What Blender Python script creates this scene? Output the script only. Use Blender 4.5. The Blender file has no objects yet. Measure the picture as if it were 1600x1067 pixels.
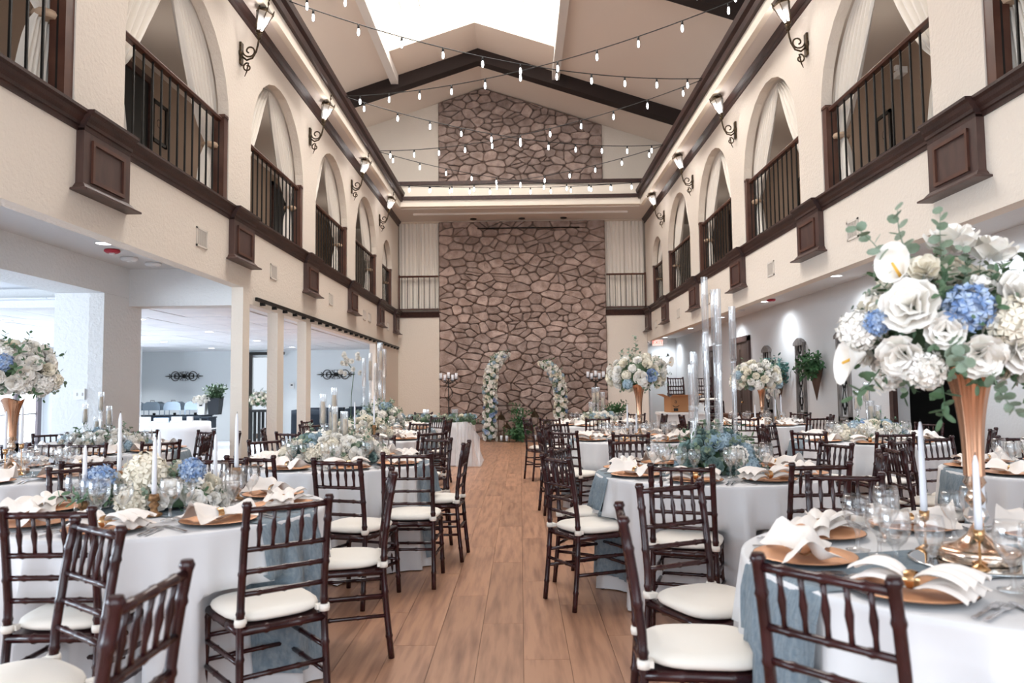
import bpy, math, random
from mathutils import Vector, Matrix
rnd = random.Random(7)
SC = bpy.context.scene
COL = SC.collection
PI = math.pi
def lin(h):
    h = h.lstrip('#'); o = []
    for i in (0, 2, 4):
        c = int(h[i:i+2], 16)/255
        o.append(c/12.92 if c <= .04045 else ((c+.055)/1.055)**2.4)
    return (*o, 1)

# ---------------------------------------------------------------- camera
cam_d = bpy.data.cameras.new('camera'); cam = bpy.data.objects.new('camera', cam_d); COL.objects.link(cam)
YAW, PITCH, ROLL, FPX = -0.010468, 0.0635975, -0.0111994, 1175.7
cy_, sy_, cp_, sp_ = math.cos(YAW), math.sin(YAW), math.cos(PITCH), math.sin(PITCH)
F = Vector((sy_*cp_, cy_*cp_, sp_)); R0 = Vector((cy_, -sy_, 0)); U0 = R0.cross(F)
Rr = math.cos(ROLL)*R0 + math.sin(ROLL)*U0; Uu = -math.sin(ROLL)*R0 + math.cos(ROLL)*U0
m = Matrix((Rr, Uu, -F)).transposed().to_4x4(); m.translation = Vector((0, 0, 1.33))
cam.matrix_world = m
cam_d.sensor_width = 36; cam_d.lens = FPX/1600*36
cam_d.clip_start = .05; cam_d.clip_end = 200
cam_d.dof.use_dof = True; cam_d.dof.focus_distance = 7.0; cam_d.dof.aperture_fstop = 3.2
SC.camera = cam
# ---------------------------------------------------------------- render look
SC.view_settings.view_transform = 'Standard'; SC.view_settings.look = 'None'
SC.view_settings.gamma = 1; SC.view_settings.use_curve_mapping = False
SC.view_settings.exposure = 0.36
SC.cycles.max_bounces = 6; SC.cycles.diffuse_bounces = 4; SC.cycles.glossy_bounces = 3
SC.cycles.transmission_bounces = 4; SC.cycles.transparent_max_bounces = 16
SC.cycles.caustics_reflective = False; SC.cycles.caustics_refractive = False
SC.cycles.sample_clamp_indirect = 6
# ---------------------------------------------------------------- world: overcast daylight
W = bpy.data.worlds.new('sky'); SC.world = W; W.use_nodes = True
bg = W.node_tree.nodes['Background']; bg.inputs[0].default_value = (0.83, 0.91, 1.0, 1); bg.inputs[1].default_value = 0.75
# ---------------------------------------------------------------- lights
def area(name, loc, rot, sx, sy, power, col, spread=PI):
    d = bpy.data.lights.new(name, 'AREA'); d.shape = 'RECTANGLE'; d.size = sx; d.size_y = sy
    d.energy = power; d.color = col; d.spread = spread
    o = bpy.data.objects.new(name, d); o.location = loc; o.rotation_euler = rot; COL.objects.link(o); return o
area('rear_fill_light', (0.2, -2.4, 3.1), (PI/2+.22, 0, 0), 8.0, 5.2, 300, (.84, .91, 1.0))  # soft cool fill added behind the camera, no window built there
area('side_room_fill_light', (-11.3, 2.2, 1.4), (0, -PI/2, -.0), 2.2, 9.0, 620, (.76, .88, 1.0)).rotation_euler = (0, -PI/2-.25, .45)  # unseen fill added beside the side room to brighten it and the pillar
def spot(name, loc, power, col, ang=2.0, blend=.8, rad=.07):
    d = bpy.data.lights.new(name, 'SPOT'); d.energy = power; d.color = col; d.spot_size = ang; d.spot_blend = blend
    d.shadow_soft_size = rad
    o = bpy.data.objects.new(name, d); o.location = loc; COL.objects.link(o); return o

# ================================================================ helpers
MATS = {}
def mat(name, col, rough=.6, metal=0, spec=.5, **kw):
    if name in MATS: return MATS[name]
    m = bpy.data.materials.new(name); m.use_nodes = True; n = m.node_tree.nodes; l = m.node_tree.links
    b = n['Principled BSDF']
    if isinstance(col, str): col = lin(col)
    b.inputs['Base Color'].default_value = col; b.inputs['Roughness'].default_value = rough
    b.inputs['Metallic'].default_value = metal; b.inputs['Specular IOR Level'].default_value = spec
    if kw.get('sheen'): b.inputs['Sheen Weight'].default_value = kw['sheen']
    if kw.get('emit'): b.inputs['Emission Color'].default_value = kw['ecol'] if 'ecol' in kw else col; b.inputs['Emission Strength'].default_value = kw['emit']
    if kw.get('sss'): b.inputs['Subsurface Weight'].default_value = kw['sss']; b.inputs['Subsurface Scale'].default_value = .02
    tc = None
    def coord():
        g = n.new('ShaderNodeNewGeometry'); return g.outputs['Position']
    if kw.get('vary'):   # colour noise + per-object variation
        c2 = lin(kw['vary']); tn = n.new('ShaderNodeTexNoise'); tn.inputs['Scale'].default_value = kw.get('vscale', 6)
        tn.inputs['Detail'].default_value = kw.get('vdet', 4)
        mp = n.new('ShaderNodeMapping'); mp.inputs['Scale'].default_value = kw.get('vstretch', (1, 1, 1))
        l.new(coord(), mp.inputs[0])
        if kw.get('perobj'):
            oi = n.new('ShaderNodeObjectInfo'); ad = n.new('ShaderNodeVectorMath'); ad.operation = 'ADD'
            sc_ = n.new('ShaderNodeVectorMath'); sc_.operation = 'SCALE'; cm = n.new('ShaderNodeCombineXYZ')
            l.new(oi.outputs['Random'], cm.inputs[0]); l.new(oi.outputs['Random'], cm.inputs[1]); l.new(cm.outputs[0], sc_.inputs[0]); sc_.inputs['Scale'].default_value = 37
            l.new(mp.outputs[0], ad.inputs[0]); l.new(sc_.outputs[0], ad.inputs[1]); l.new(ad.outputs[0], tn.inputs['Vector'])
        else: l.new(mp.outputs[0], tn.inputs['Vector'])
        rp = n.new('ShaderNodeMapRange'); rp.inputs[1].default_value = kw.get('vlo', .35); rp.inputs[2].default_value = kw.get('vhi', .65)
        l.new(tn.outputs[0], rp.inputs[0])
        mx = n.new('ShaderNodeMix'); mx.data_type = 'RGBA'; mx.inputs[6].default_value = col; mx.inputs[7].default_value = c2
        l.new(rp.outputs[0], mx.inputs[0]); out = mx.outputs[2]
        if kw.get('perobj'):
            hs = n.new('ShaderNodeHueSaturation'); mr = n.new('ShaderNodeMapRange'); mr.inputs[3].default_value = 1-kw['perobj']; mr.inputs[4].default_value = 1+kw['perobj']
            l.new(oi.outputs['Random'], mr.inputs[0]); l.new(mr.outputs[0], hs.inputs['Value']); l.new(out, hs.inputs['Color']); out = hs.outputs[0]
        l.new(out, b.inputs['Base Color'])
    if kw.get('bump'):
        tb = n.new('ShaderNodeTexNoise'); tb.inputs['Scale'].default_value = kw.get('bscale', 30); tb.inputs['Detail'].default_value = 3
        mp = n.new('ShaderNodeMapping'); mp.inputs['Scale'].default_value = kw.get('bstretch', (1, 1, 1)); l.new(coord(), mp.inputs[0]); l.new(mp.outputs[0], tb.inputs['Vector'])
        bp = n.new('ShaderNodeBump'); bp.inputs['Strength'].default_value = kw['bump']; bp.inputs['Distance'].default_value = kw.get('bdist', .01)
        l.new(tb.outputs[0], bp.inputs['Height']); l.new(bp.outputs[0], b.inputs['Normal'])
    if kw.get('alpha') is not None: b.inputs['Alpha'].default_value = kw['alpha']
    MATS[name] = m; return m
def glassmat(name, tint=(1, 1, 1, 1), refl=.14, edge=.75, body=.0, bodycol=(1, 1, 1, 1)):
    if name in MATS: return MATS[name]
    m = bpy.data.materials.new(name); m.use_nodes = True; n = m.node_tree.nodes; l = m.node_tree.links
    n.remove(n['Principled BSDF']); out = n['Material Output']
    t = n.new('ShaderNodeBsdfTransparent'); t.inputs[0].default_value = tint
    g = n.new('ShaderNodeBsdfGlossy'); g.inputs['Roughness'].default_value = .03
    lw = n.new('ShaderNodeLayerWeight'); lw.inputs['Blend'].default_value = .35
    mr = n.new('ShaderNodeMapRange'); mr.inputs[3].default_value = refl; mr.inputs[4].default_value = edge
    l.new(lw.outputs['Facing'], mr.inputs[0]); mx = n.new('ShaderNodeMixShader'); l.new(mr.outputs[0], mx.inputs[0]); l.new(t.outputs[0], mx.inputs[1]); l.new(g.outputs[0], mx.inputs[2])
    s = mx.outputs[0]
    if body:
        d = n.new('ShaderNodeBsdfDiffuse'); d.inputs[0].default_value = bodycol; m2 = n.new('ShaderNodeMixShader'); m2.inputs[0].default_value = body
        l.new(s, m2.inputs[1]); l.new(d.outputs[0], m2.inputs[2]); s = m2.outputs[0]
    l.new(s, out.inputs[0]); MATS[name] = m; return m

class MB:
    def __init__(s): s.v = []; s.f = []; s.sm = []
    def add(s, vs, fs, smooth=False):
        k = len(s.v); s.v += [tuple(v) for v in vs]
        for f in fs: s.f.append([k+i for i in f]); s.sm.append(smooth)
        return s
    def box(s, c, d, rz=0, bevel=0):
        x, y, z = d[0]/2, d[1]/2, d[2]/2; ca, sa = math.cos(rz), math.sin(rz)
        vs = []
        for sx, sy, sz in ((-1,-1,-1),(1,-1,-1),(1,1,-1),(-1,1,-1),(-1,-1,1),(1,-1,1),(1,1,1),(-1,1,1)):
            px, py = sx*x, sy*y; vs.append((c[0]+px*ca-py*sa, c[1]+px*sa+py*ca, c[2]+sz*z))
        return s.add(vs, [(0,3,2,1),(4,5,6,7),(0,1,5,4),(1,2,6,5),(2,3,7,6),(3,0,4,7)])
    def b2(s, x0, x1, y0, y1, z0, z1): return s.box(((x0+x1)/2, (y0+y1)/2, (z0+z1)/2), (x1-x0, y1-y0, z1-z0))
    def tube(s, pts, rad, n=8, caps=True, smooth=True):
        pts = [Vector(p) for p in pts]
        if not hasattr(rad, '__len__'): rad = [rad]*len(pts)
        k = len(s.v); up = None; fs = []
        for i, p in enumerate(pts):
            t = (pts[min(i+1, len(pts)-1)]-pts[max(i-1, 0)])
            if t.length < 1e-9: t = Vector((0, 0, 1))
            t.normalize()
            if up is None: up = t.orthogonal().normalized()
            else:
                up = up - t*up.dot(t)
                if up.length < 1e-6: up = t.orthogonal()
                up.normalize()
            w = t.cross(up)
            for j in range(n):
                a = 2*PI*j/n; q = p + (up*math.cos(a)+w*math.sin(a))*rad[i]; s.v.append(tuple(q))
        for i in range(len(pts)-1):
            for j in range(n):
                a, b = k+i*n+j, k+i*n+(j+1) % n; s.f.append([a, b, b+n, a+n]); s.sm.append(smooth)
        if caps:
            s.f.append([k+j for j in range(n)][::-1]); s.sm.append(False)
            s.f.append([k+(len(pts)-1)*n+j for j in range(n)]); s.sm.append(False)
        return s
    def lathe(s, prof, c=(0, 0, 0), n=16, smooth=True, caps=True):
        k = len(s.v)
        for r, z in prof:
            for j in range(n):
                a = 2*PI*j/n; s.v.append((c[0]+r*math.cos(a), c[1]+r*math.sin(a), c[2]+z))
        for i in range(len(prof)-1):
            for j in range(n):
                a, b = k+i*n+j, k+i*n+(j+1) % n; s.f.append([a, b, b+n, a+n]); s.sm.append(smooth)
        if caps:
            if prof[0][0] > 1e-4: s.f.append([k+j for j in range(n)][::-1]); s.sm.append(False)
            if prof[-1][0] > 1e-4: s.f.append([k+(len(prof)-1)*n+j for j in range(n)]); s.sm.append(False)
        return s
    def prism(s, prof, axis, a0, a1):
        """extrude a closed 2D profile; axis 'y': profile (x,z) along y; axis 'x': profile (y,z) along x; 'z': (x,y) along z"""
        n = len(prof); vs = []
        for a in (a0, a1):
            for p, q in prof:
                vs.append({'y': (p, a, q), 'x': (a, p, q), 'z': (p, q, a)}[axis])
        fs = [list(range(n))[::-1], [n+i for i in range(n)]]
        for i in range(n): fs.append([i, (i+1) % n, n+(i+1) % n, n+i])
        return s.add(vs, fs)
    def grid(s, fn, nu, nv, smooth=True, close=False):
        vs = [fn(i/(nu if close else nu-1), j/(nv-1)) for j in range(nv) for i in range(nu)]
        fs = []
        for j in range(nv-1):
            for i in range(nu if close else nu-1):
                a = j*nu+i; b = j*nu+(i+1) % nu; fs.append((a, b, b+nu, a+nu))
        return s.add(vs, fs, smooth)
    def xf(s, M, start=0):
        for i in range(start, len(s.v)): s.v[i] = tuple(M @ Vector(s.v[i]))
        return s
    def mesh(s, name, m):
        me = bpy.data.meshes.new(name); me.from_pydata(s.v, [], s.f); me.polygons.foreach_set('use_smooth', s.sm)
        if m: me.materials.append(m)
        me.update(); return me
    def build(s, name, m, parent=None, **tags):
        o = bpy.data.objects.new(name, s.mesh(name, m)); COL.objects.link(o)
        if parent: o.parent = parent
        for k, v in tags.items(): o[k] = v
        return o
def inst(name, me, parent=None, loc=(0, 0, 0), rot=(0, 0, 0), sc=(1, 1, 1), **tags):
    o = bpy.data.objects.new(name, me); COL.objects.link(o)
    if parent: o.parent = parent
    o.location = loc; o.rotation_euler = rot
    o.scale = sc if hasattr(sc, '__len__') else (sc, sc, sc)
    for k, v in tags.items(): o[k] = v
    return o
def thing(name, label, cat, loc=(0, 0, 0), rz=0, group=None):
    o = bpy.data.objects.new(name, None); COL.objects.link(o); o.location = loc; o.rotation_euler = (0, 0, rz)
    o['label'] = label; o['category'] = cat
    if group: o['group'] = group
    return o
def tag(o, label, cat, group=None):
    o['label'] = label; o['category'] = cat
    if group: o['group'] = group
    return o
def dup(o, parent=None):
    c = o.copy(); COL.objects.link(c)
    if parent: c.parent = parent
    for ch in o.children: dup(ch, c)
    return c
S = dict(kind='structure')

# ================================================================ materials
M_cream = mat('cream_plaster', '#e3d8cb', .85, bump=.55, bscale=34, bdist=.012)
M_white = mat('white_plaster', '#e4e4e4', .85, bump=.7, bscale=26, bdist=.014)
M_aisle = mat('aisle_plaster', '#dcdcdc', .85, bump=.3, bscale=34, bdist=.01)
M_room = mat('room_wall', '#e4e9ec', .85)
M_ceil = mat('roof_lining', '#e6d6c8', .9, bump=.4, bscale=60, bdist=.006)
M_band = mat('cream_band', '#eadfd0', .8)
M_soff = mat('soffit_paint', '#d9d0c8', .8)
M_dark = mat('dark_walnut', '#2b1814', .5, vary='#40261f', vscale=3, vstretch=(6, 1, 6), bump=.2, bscale=60)
M_dark2 = mat('dark_walnut_panel', '#42302c', .42, vary='#533c36', vscale=4, vstretch=(3, 3, 1))
M_beam = mat('beam_black_brown', '#22130e', .8)
M_rail = mat('rail_walnut', '#4a2a20', .35, vary='#5c3a2c', vscale=5)
M_iron = mat('black_iron', '#15120f', .5, .3)
M_bronze = mat('aged_bronze', '#5c4a34', .42, .7, vary='#2f261b', vscale=40)
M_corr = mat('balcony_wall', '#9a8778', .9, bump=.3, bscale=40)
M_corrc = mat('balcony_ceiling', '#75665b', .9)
M_curt = mat('ivory_curtain', '#efe8dd', .9, sheen=.3)
M_mort = mat('mortar', '#7b665b', .95, bump=.6, bscale=60)
M_stone = mat('chimney_stone', '#b7a197', .92, vary='#937d73', vscale=5, perobj=.22, bump=.9, bscale=28, bdist=.02)
M_plank = mat('oak_plank', '#b88c70', .36, vary='#775140', vscale=4.0, vdet=8, vstretch=(5, .42, 1), vlo=.42, vhi=.80, perobj=.12)
M_chair = mat('mahogany_lacquer', '#270e10', .2, vary='#38181a', vscale=9)
M_cush = mat('ivory_cushion', '#efe9df', .85, sheen=.2)
M_cloth = mat('white_linen', '#dfdfe1', .85, sheen=.2)
M_run = mat('slate_blue_gauze', '#8a979f', .9, vary='#71818d', vscale=30, vstretch=(1, 6, 1), bump=.6, bscale=60)
M_gold = mat('copper_gold', '#cf9f80', .22, 1.0)
M_gold2 = mat('brass', '#cfa578', .25, 1.0)
M_merc = mat('mercury_glass', '#dccbbb', .12, .95, vary='#c49a78', vscale=30)
M_merc2 = mat('rose_gold_mirror', '#d8a98a', .14, .95, vary='#eedccb', vscale=25)
M_plate = mat('rose_gold_plate', '#e3aa80', .42, .35)
M_platee = mat('plate_dark_edge', '#3c2d28', .4, .4)
M_nap = mat('blush_napkin', '#f4ece5', .85, sheen=.2)
M_sil = mat('silver', '#c9c9cc', .22, 1)
M_glass = glassmat('clear_glass', refl=.07, edge=.65)
M_tube = glassmat('tube_glass', refl=.22, edge=.85, body=.10, bodycol=(.85, .92, 1, 1))
M_crys = glassmat('crystal', refl=.35, edge=.9, body=.1)
M_pane = mat('bright_pane', '#ffffff', .3, emit=3.2, ecol=(.84, .93, 1, 1))
M_sky = mat('skylight_pane', '#ffffff', .4, emit=6.5, ecol=(1, .975, .94, 1))
M_bulb = mat('bulb_glow', '#ffffff', .3, emit=9, ecol=(.93, .95, 1, 1))
M_lamp = mat('downlight_glow', '#ffffff', .3, emit=5, ecol=(1, .98, .95, 1))
M_black = mat('black_plastic', '#101010', .5)
M_wax = mat('white_wax', '#e9eaf0', .5)
M_waxy = mat('ivory_wax', '#e2cfb4', .5)
M_rose = mat('white_petals', '#fbf8f3', .95, spec=.15, sheen=.2, vary='#efe9de', vscale=25)
M_creamf = mat('cream_petals', '#f2ead8', .95, spec=.15, sheen=.2)
M_blue = mat('blue_petals', '#7a96c2', .95, spec=.15, vary='#b9c9dd', vscale=40, vlo=.4, vhi=.6)
M_pblue = mat('pale_blue_petals', '#b4c6cf', .95, spec=.15, vary='#9cb4c2', vscale=40)
M_leaf = mat('green_leaves', '#5c7559', .6, vary='#43603f', vscale=14)
M_euc = mat('eucalyptus_leaves', '#8a9a88', .65, vary='#66785f', vscale=14)
M_succ = mat('succulent_green', '#90a7a2', .6, vary='#728c88', vscale=20)
M_yel = mat('lily_spadix', '#e5b24a', .7)
M_fern = mat('fern_green', '#3e6a3c', .6, vary='#274a2a', vscale=14)
M_tile = mat('ceiling_tile', '#ecedf0', .9, perobj=.03, vary='#e3e5ea', vscale=3)
M_grey = mat('weathered_wood', '#8d8682', .8, vary='#605a56', vscale=8, vstretch=(4, 4, .6), bump=.5, bscale=40)
M_box = mat('cardboard', '#b27f56', .85)
M_wpaint = mat('white_paint', '#e6e6e6', .5)
M_navy = mat('navy_cloth', '#1f2a36', .9)
M_steel = mat('brushed_steel', '#8e9aa6', .3, 1)
M_red = mat('alarm_red', '#b5253a', .5)
M_tulle = glassmat('tulle', refl=.0, edge=.05, body=.42, bodycol=(.88, .9, .93, 1))
M_water = glassmat('water', refl=.04, edge=.3)
M_out = mat('garden_daylight', '#dfeee0', .5, emit=1.6, ecol=(.9, 1, .93, 1))

# ================================================================ structure
XL, XR, YB = -3.31, 3.46, 20.4
PITCHY = 2.965
arches = [(3.2+PITCHY*k, 3.2+PITCHY*k+2.26) for k in range(-1, 5)] + [(18.02, 19.42)]
def arch_wall(name, x0, x1):
    """upper wall with arched openings between z 3.32 and 6.0, as boxes and arch fillets"""
    mb = MB(); zs = 4.41; top = 6.0
    ya = -2.5
    for (a, b) in arches:
        mb.b2(x0, x1, ya, a, 3.32, top); ya = b
        r = (b-a)/2; c = (a+b)/2; n = 14
        prof = [(a, zs), (a, top), (b, top), (b, zs)] + [(c+r*math.cos(PI*i/n), zs+r*math.sin(PI*i/n)) for i in range(1, n)]
        # build as strips so that faces stay convex
        for i in range(n):
            t0, t1 = PI*i/n, PI*(i+1)/n
            y0, z0, y1, z1 = c+r*math.cos(t0), zs+r*math.sin(t0), c+r*math.cos(t1), zs+r*math.sin(t1)
            vs = [(x, y, z) for x in (x0, x1) for (y, z) in ((y0, z0), (y0, top), (y1, top), (y1, z1))]
            mb.add(vs, [(0,1,2,3),(7,6,5,4),(0,3,7,4),(1,5,6,2)])
    mb.b2(x0, x1, ya, YB, 3.32, top)
    return mb
mb = arch_wall('wl', XL-.12, XL); mb.b2(XL-.14, XL, -2.5, 9.15, 2.59, 3.32); mb.b2(XL-.14, XL, 9.15, YB, 2.41, 3.32)
mb.b2(XL-.14, XL, 17.2, YB, 0, 2.41)
for y0, y1 in ((8.93, 9.15), (10.22, 10.49), (11.6, 11.86)): mb.b2(XL-.14, XL, y0, y1, 0, 2.59 if y0 < 9 else 2.41)
mb.build('wall_left', M_cream, **S)
mb = arch_wall('wr', XR, XR+.12); mb.b2(XR, XR+.14, -2.5, YB, 2.59, 3.32); mb.build('wall_right', M_cream, **S)
# back wall either side of the chimney, gable above
mb = MB(); mb.b2(XL-.3, -2.19, YB, YB+.3, 0, 3.32); mb.b2(2.34, XR, YB, YB+.3, 0, 3.32)
mb.b2(-6.2, -2.19, YB+.02, YB+.3, 6.0, 9.35); mb.b2(2.33, 6.2, YB+.02, YB+.3, 6.0, 8.72); mb.b2(XL-.2, XR+.2, YB-.02, YB+.5, 5.93, 6.02); mb.b2(-6.2, -2.19, YB+.4, YB+.5, 3.3, 6.0); mb.b2(2.33, 6.2, YB+.4, YB+.5, 3.3, 6)
mb.build('wall_back', M_cream, **S)
# ring soffit + back beam
mb = MB(); mb.b2(XL-.3, -3.0, -2.5, YB+.3, 5.95, 6.15); mb.b2(3.1, XR+.3, -2.5, YB+.3, 5.95, 6.15); mb.b2(-3.0, 3.1, 18.95, YB, 5.95, 6.15)
mb.b2(-6.2, XL-.3, -2.5, YB+.3, 5.85, 6.0); mb.b2(XR+.3, 6.2, -2.5, YB+.3, 5.85, 6.0)
mb.build('ceiling_soffit', M_soff, **S)
mb = MB(); mb.b2(-3.06, -2.98, -2.5, 18.75, 5.93, 6.12); mb.b2(3.08, 3.16, -2.5, 18.75, 5.93, 6.12)
mb.b2(-3.06, 3.16, 18.75, 18.95, 5.97, 6.13)
mb.b2(-3.06, 3.16, 18.78, 18.98, 6.2, 6.52); mb.build('trim_1', M_band, **S)
mb = MB()
for sx, x in ((1, -2.98), (-1, 3.08)):
    prof = [(x, 6.10), (x+sx*.05, 6.10), (x+sx*.07, 6.17), (x+sx*.035, 6.185), (x+sx*.04, 6.22), (x+sx*.09, 6.25), (x+sx*.11, 6.33), (x-sx*.06, 6.33), (x-sx*.06, 6.10)]
    mb.prism(prof, 'y', -2.5, 18.78)
mb.b2(-3.0, 3.1, 18.7, 18.9, 6.13, 6.22); mb.b2(-3.05, 3.15, 18.72, 18.95, 6.52, 6.61)
mb.b2(-3.15, -3.0, 18.78, 18.98, 6.1, 6.6); mb.b2(3.1, 3.2, 18.78, 18.98, 6.1, 6.6)
mb.build('trim_2', M_dark, **S)
mb = MB(); mb.b2(-2.2, 2.4, 19.55, 19.62, 5.945, 5.955); mb.b2(-2.75, 2.85, 19.4, 19.5, 5.90, 5.96); mb.build('trim_3', M_soff, **S)
# wall-top cornice
mb = MB()
for sx, x in ((1, XL), (-1, XR)):
    prof = [(x, 5.83), (x+sx*.02, 5.835), (x+sx*.03, 5.87), (x+sx*.025, 5.885), (x+sx*.06, 5.91), (x+sx*.09, 5.95), (x, 5.95)]
    mb.prism(prof, 'y', -2.5, YB)
mb.build('trim_4', M_dark, **S)
# belt moulding under the balconies, with offsets over the corbels
def belt(x, sx, y0, y1, o=0):
    return [(x, 3.31), (x+sx*(.012+o), 3.31), (x+sx*(.015+o), 3.345), (x+sx*(.028+o), 3.35), (x+sx*(.03+o), 3.375), (x+sx*(.05+o), 3.40), (x+sx*(.06+o), 3.43), (x+sx*(.085+o), 3.445), (x+sx*(.085+o), 3.468), (x, 3.468)]
corb = [(5.50+PITCHY*k, 6.17+PITCHY*k) for k in range(-2, 5)] + [(19.58, 20.38)]
mb = MB()
for sx, x in ((1, XL), (-1, XR)):
    mb.prism(belt(x, sx, 0, 0), 'y', -2.5, YB)
    for a, b in corb: mb.prism(belt(x, sx, 0, 0, .05), 'y', a, b)
for a, b in ((XL, -2.19), (2.34, XR)):
    mb.prism([(YB, 3.31), (YB-.02, 3.31), (YB-.04, 3.36), (YB-.07, 3.43), (YB-.1, 3.45), (YB-.1, 3.468), (YB, 3.468)], 'x', a, b)
mb.build('trim_5', M_dark, **S)
# balcony corridors
mb = MB()
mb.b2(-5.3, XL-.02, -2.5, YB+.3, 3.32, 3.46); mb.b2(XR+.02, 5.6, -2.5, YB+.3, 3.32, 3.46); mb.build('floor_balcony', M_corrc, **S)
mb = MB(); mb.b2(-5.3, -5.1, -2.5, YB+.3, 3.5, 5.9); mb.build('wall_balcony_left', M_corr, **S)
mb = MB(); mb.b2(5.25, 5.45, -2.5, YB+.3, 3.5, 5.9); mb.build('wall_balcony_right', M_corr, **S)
# roof with skylight opening: ridge at x=-0.95
RX, RZ, RK = -.95, 9.69, .33
def rz_(x): return RZ-RK*abs(x-RX)
mb = MB()
def slab(x0, x1, y0, y1, th=.12):
    z0, z1 = rz_(x0), rz_(x1)
    mb.add([(x0, y0, z0), (x1, y0, z1), (x1, y1, z1), (x0, y1, z0), (x0, y0, z0+th), (x1, y0, z1+th), (x1, y1, z1+th), (x0, y1, z0+th)],
           [(0,3,2,1),(4,5,6,7),(0,1,5,4),(1,2,6,5),(2,3,7,6),(3,0,4,7)])
SX0, SX1, SY0, SY1 = -2.92, .90, 6.5, 16.65
slab(-6.2, SX0, -2.5, YB+.3); slab(SX1, 6.2, -2.5, YB+.3); slab(SX0, RX, SY1, YB+.3); slab(RX, SX1, SY1, YB+.3); slab(SX0, RX, -2.5, SY0); slab(RX, SX1, -2.5, SY0)
mb.build('ceiling', M_ceil, **S)
mb = MB()   # skylight shaft end and sides
h = .55
for y in (SY1-.006, SY0+.006):
    mb.add([(SX0, y, rz_(SX0)), (RX, y, RZ), (RX, y, RZ+h), (SX0, y, rz_(SX0)+h)], [(0,1,2,3)]); mb.add([(RX, y, RZ), (SX1, y, rz_(SX1)), (SX1, y, rz_(SX1)+h), (RX, y, RZ+h)], [(0,1,2,3)])
for x in (SX0+.006, SX1-.006): mb.add([(x, SY0, rz_(x)), (x, SY1, rz_(x)), (x, SY1, rz_(x)+h), (x, SY0, rz_(x)+h)], [(0,1,2,3)])
mb.build('ceiling_shaft', M_band, **S)
sky = bpy.data.objects.new('window_1', None); COL.objects.link(sky); sky['kind'] = 'structure'
for (a, b) in ((SX0, RX), (RX, SX1)):
    nx = 5
    for i in range(nx):
        xa, xb = a+(b-a)*i/nx+.012, a+(b-a)*(i+1)/nx-.012
        for j in range(5):
            ya, yb = SY0+(SY1-SY0)*j/5+.03, SY0+(SY1-SY0)*(j+1)/5-.03
            za, zb = rz_(xa)+h, rz_(xb)+h
            MB().add([(xa, ya, za), (xb, ya, zb), (xb, yb, zb), (xa, yb, za), (xa, ya, za+.02), (xb, ya, zb+.02), (xb, yb, zb+.02), (xa, yb, za+.02)], [(0,3,2,1),(4,5,6,7),(0,1,5,4),(1,2,6,5),(2,3,7,6),(3,0,4,7)]).build('pane', M_sky, sky)
mb = MB()
for (a, b) in ((SX0, RX), (RX, SX1)):
    for i in range(1, 5):
        x = a+(b-a)*i/5; mb.b2(x-.02, x+.02, SY0, SY1, rz_(x)+h-.02, rz_(x)+h+.03)
    for j in range(1, 5):
        y = SY0+(SY1-SY0)*j/5
        z0, z1 = rz_(a)+h, rz_(b)+h; mb.add([(a, y-.035, z0-.03), (b, y-.035, z1-.03), (b, y+.035, z1-.03), (a, y+.035, z0-.03), (a, y-.035, z0+.03), (b, y-.035, z1+.03), (b, y+.035, z1+.03), (a, y+.035, z0+.03)], [(0,3,2,1),(4,5,6,7),(0,1,5,4),(1,2,6,5),(2,3,7,6),(3,0,4,7)])
mb.build('mullion', M_wpaint, sky)
mb = MB()
for x in (-2.99, .95): mb.b2(x-.09, x+.09, -2.5, 18.0, rz_(x)-.20, rz_(x)+.02)
mb.b2(RX-.05, RX+.05, -2.5, 15.2, RZ+.25, RZ+.45)
mb.build('ceiling_rafters', M_soff, **S)
mb = MB()
for a, b in ((-6.1, RX), (RX, 6.1)):
    za, zb = rz_(a), rz_(b)
    for y0, y1 in ((17.95, 18.25), (12.65, 12.95)):
        mb.add([(a, y0, za-.32), (b, y0, zb-.32), (b, y1, zb-.32), (a, y1, za-.32), (a, y0, za+.02), (b, y0, zb+.02), (b, y1, zb+.02), (a, y1, za+.02)], [(0,3,2,1),(4,5,6,7),(0,1,5,4),(1,2,6,5),(2,3,7,6),(3,0,4,7)])
mb.build('ceiling_beams', M_beam, **S)
# ---- floor: planks near and along the aisle one by one, the rest joined
PW, PL = .228, 1.52
floor = MB(); floor.b2(-13, 5.4, -3, 24.5, -.2, -.006); floor = floor.build('floor', mat('floor_seam', '#5d4434', .8), **S)
pm = MB(); pm.b2(-PW/2+.0012, PW/2-.0012, -PL/2+.0012, PL/2-.0012, -.006, 0); pm = pm.mesh('plank', M_plank)
rest = MB(); npl = 0
for i in range(-56, 24):
    off = ((i*.618) % 1)*PL; x = (i+.5)*PW
    for j in range(-3, 17):
        y = j*PL+off
        if -2.0 < x < 1.45 and 1.6 < y < 20 and npl < 290: inst('plank', pm, floor, (x, y, 0)); npl += 1
        elif x > -4.85: rest.add([(x-PW/2+.001, y-PL/2+.001, 0), (x+PW/2-.001, y-PL/2+.001, 0), (x+PW/2-.001, y+PL/2-.001, 0), (x-PW/2+.001, y+PL/2-.001, 0)], [(0,1,2,3)])
rest.build('planks', M_plank, floor, kind='stuff')
MB().b2(-12, -4.95, -3, 21.2, -.05, -.001).build('floor_side_room', mat('pale_bounce_floor', '#d3d7dd', .95, bump=.4, bscale=200), **S)  # unseen floor, made pale grey to bounce neutral light onto the ceiling

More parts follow.
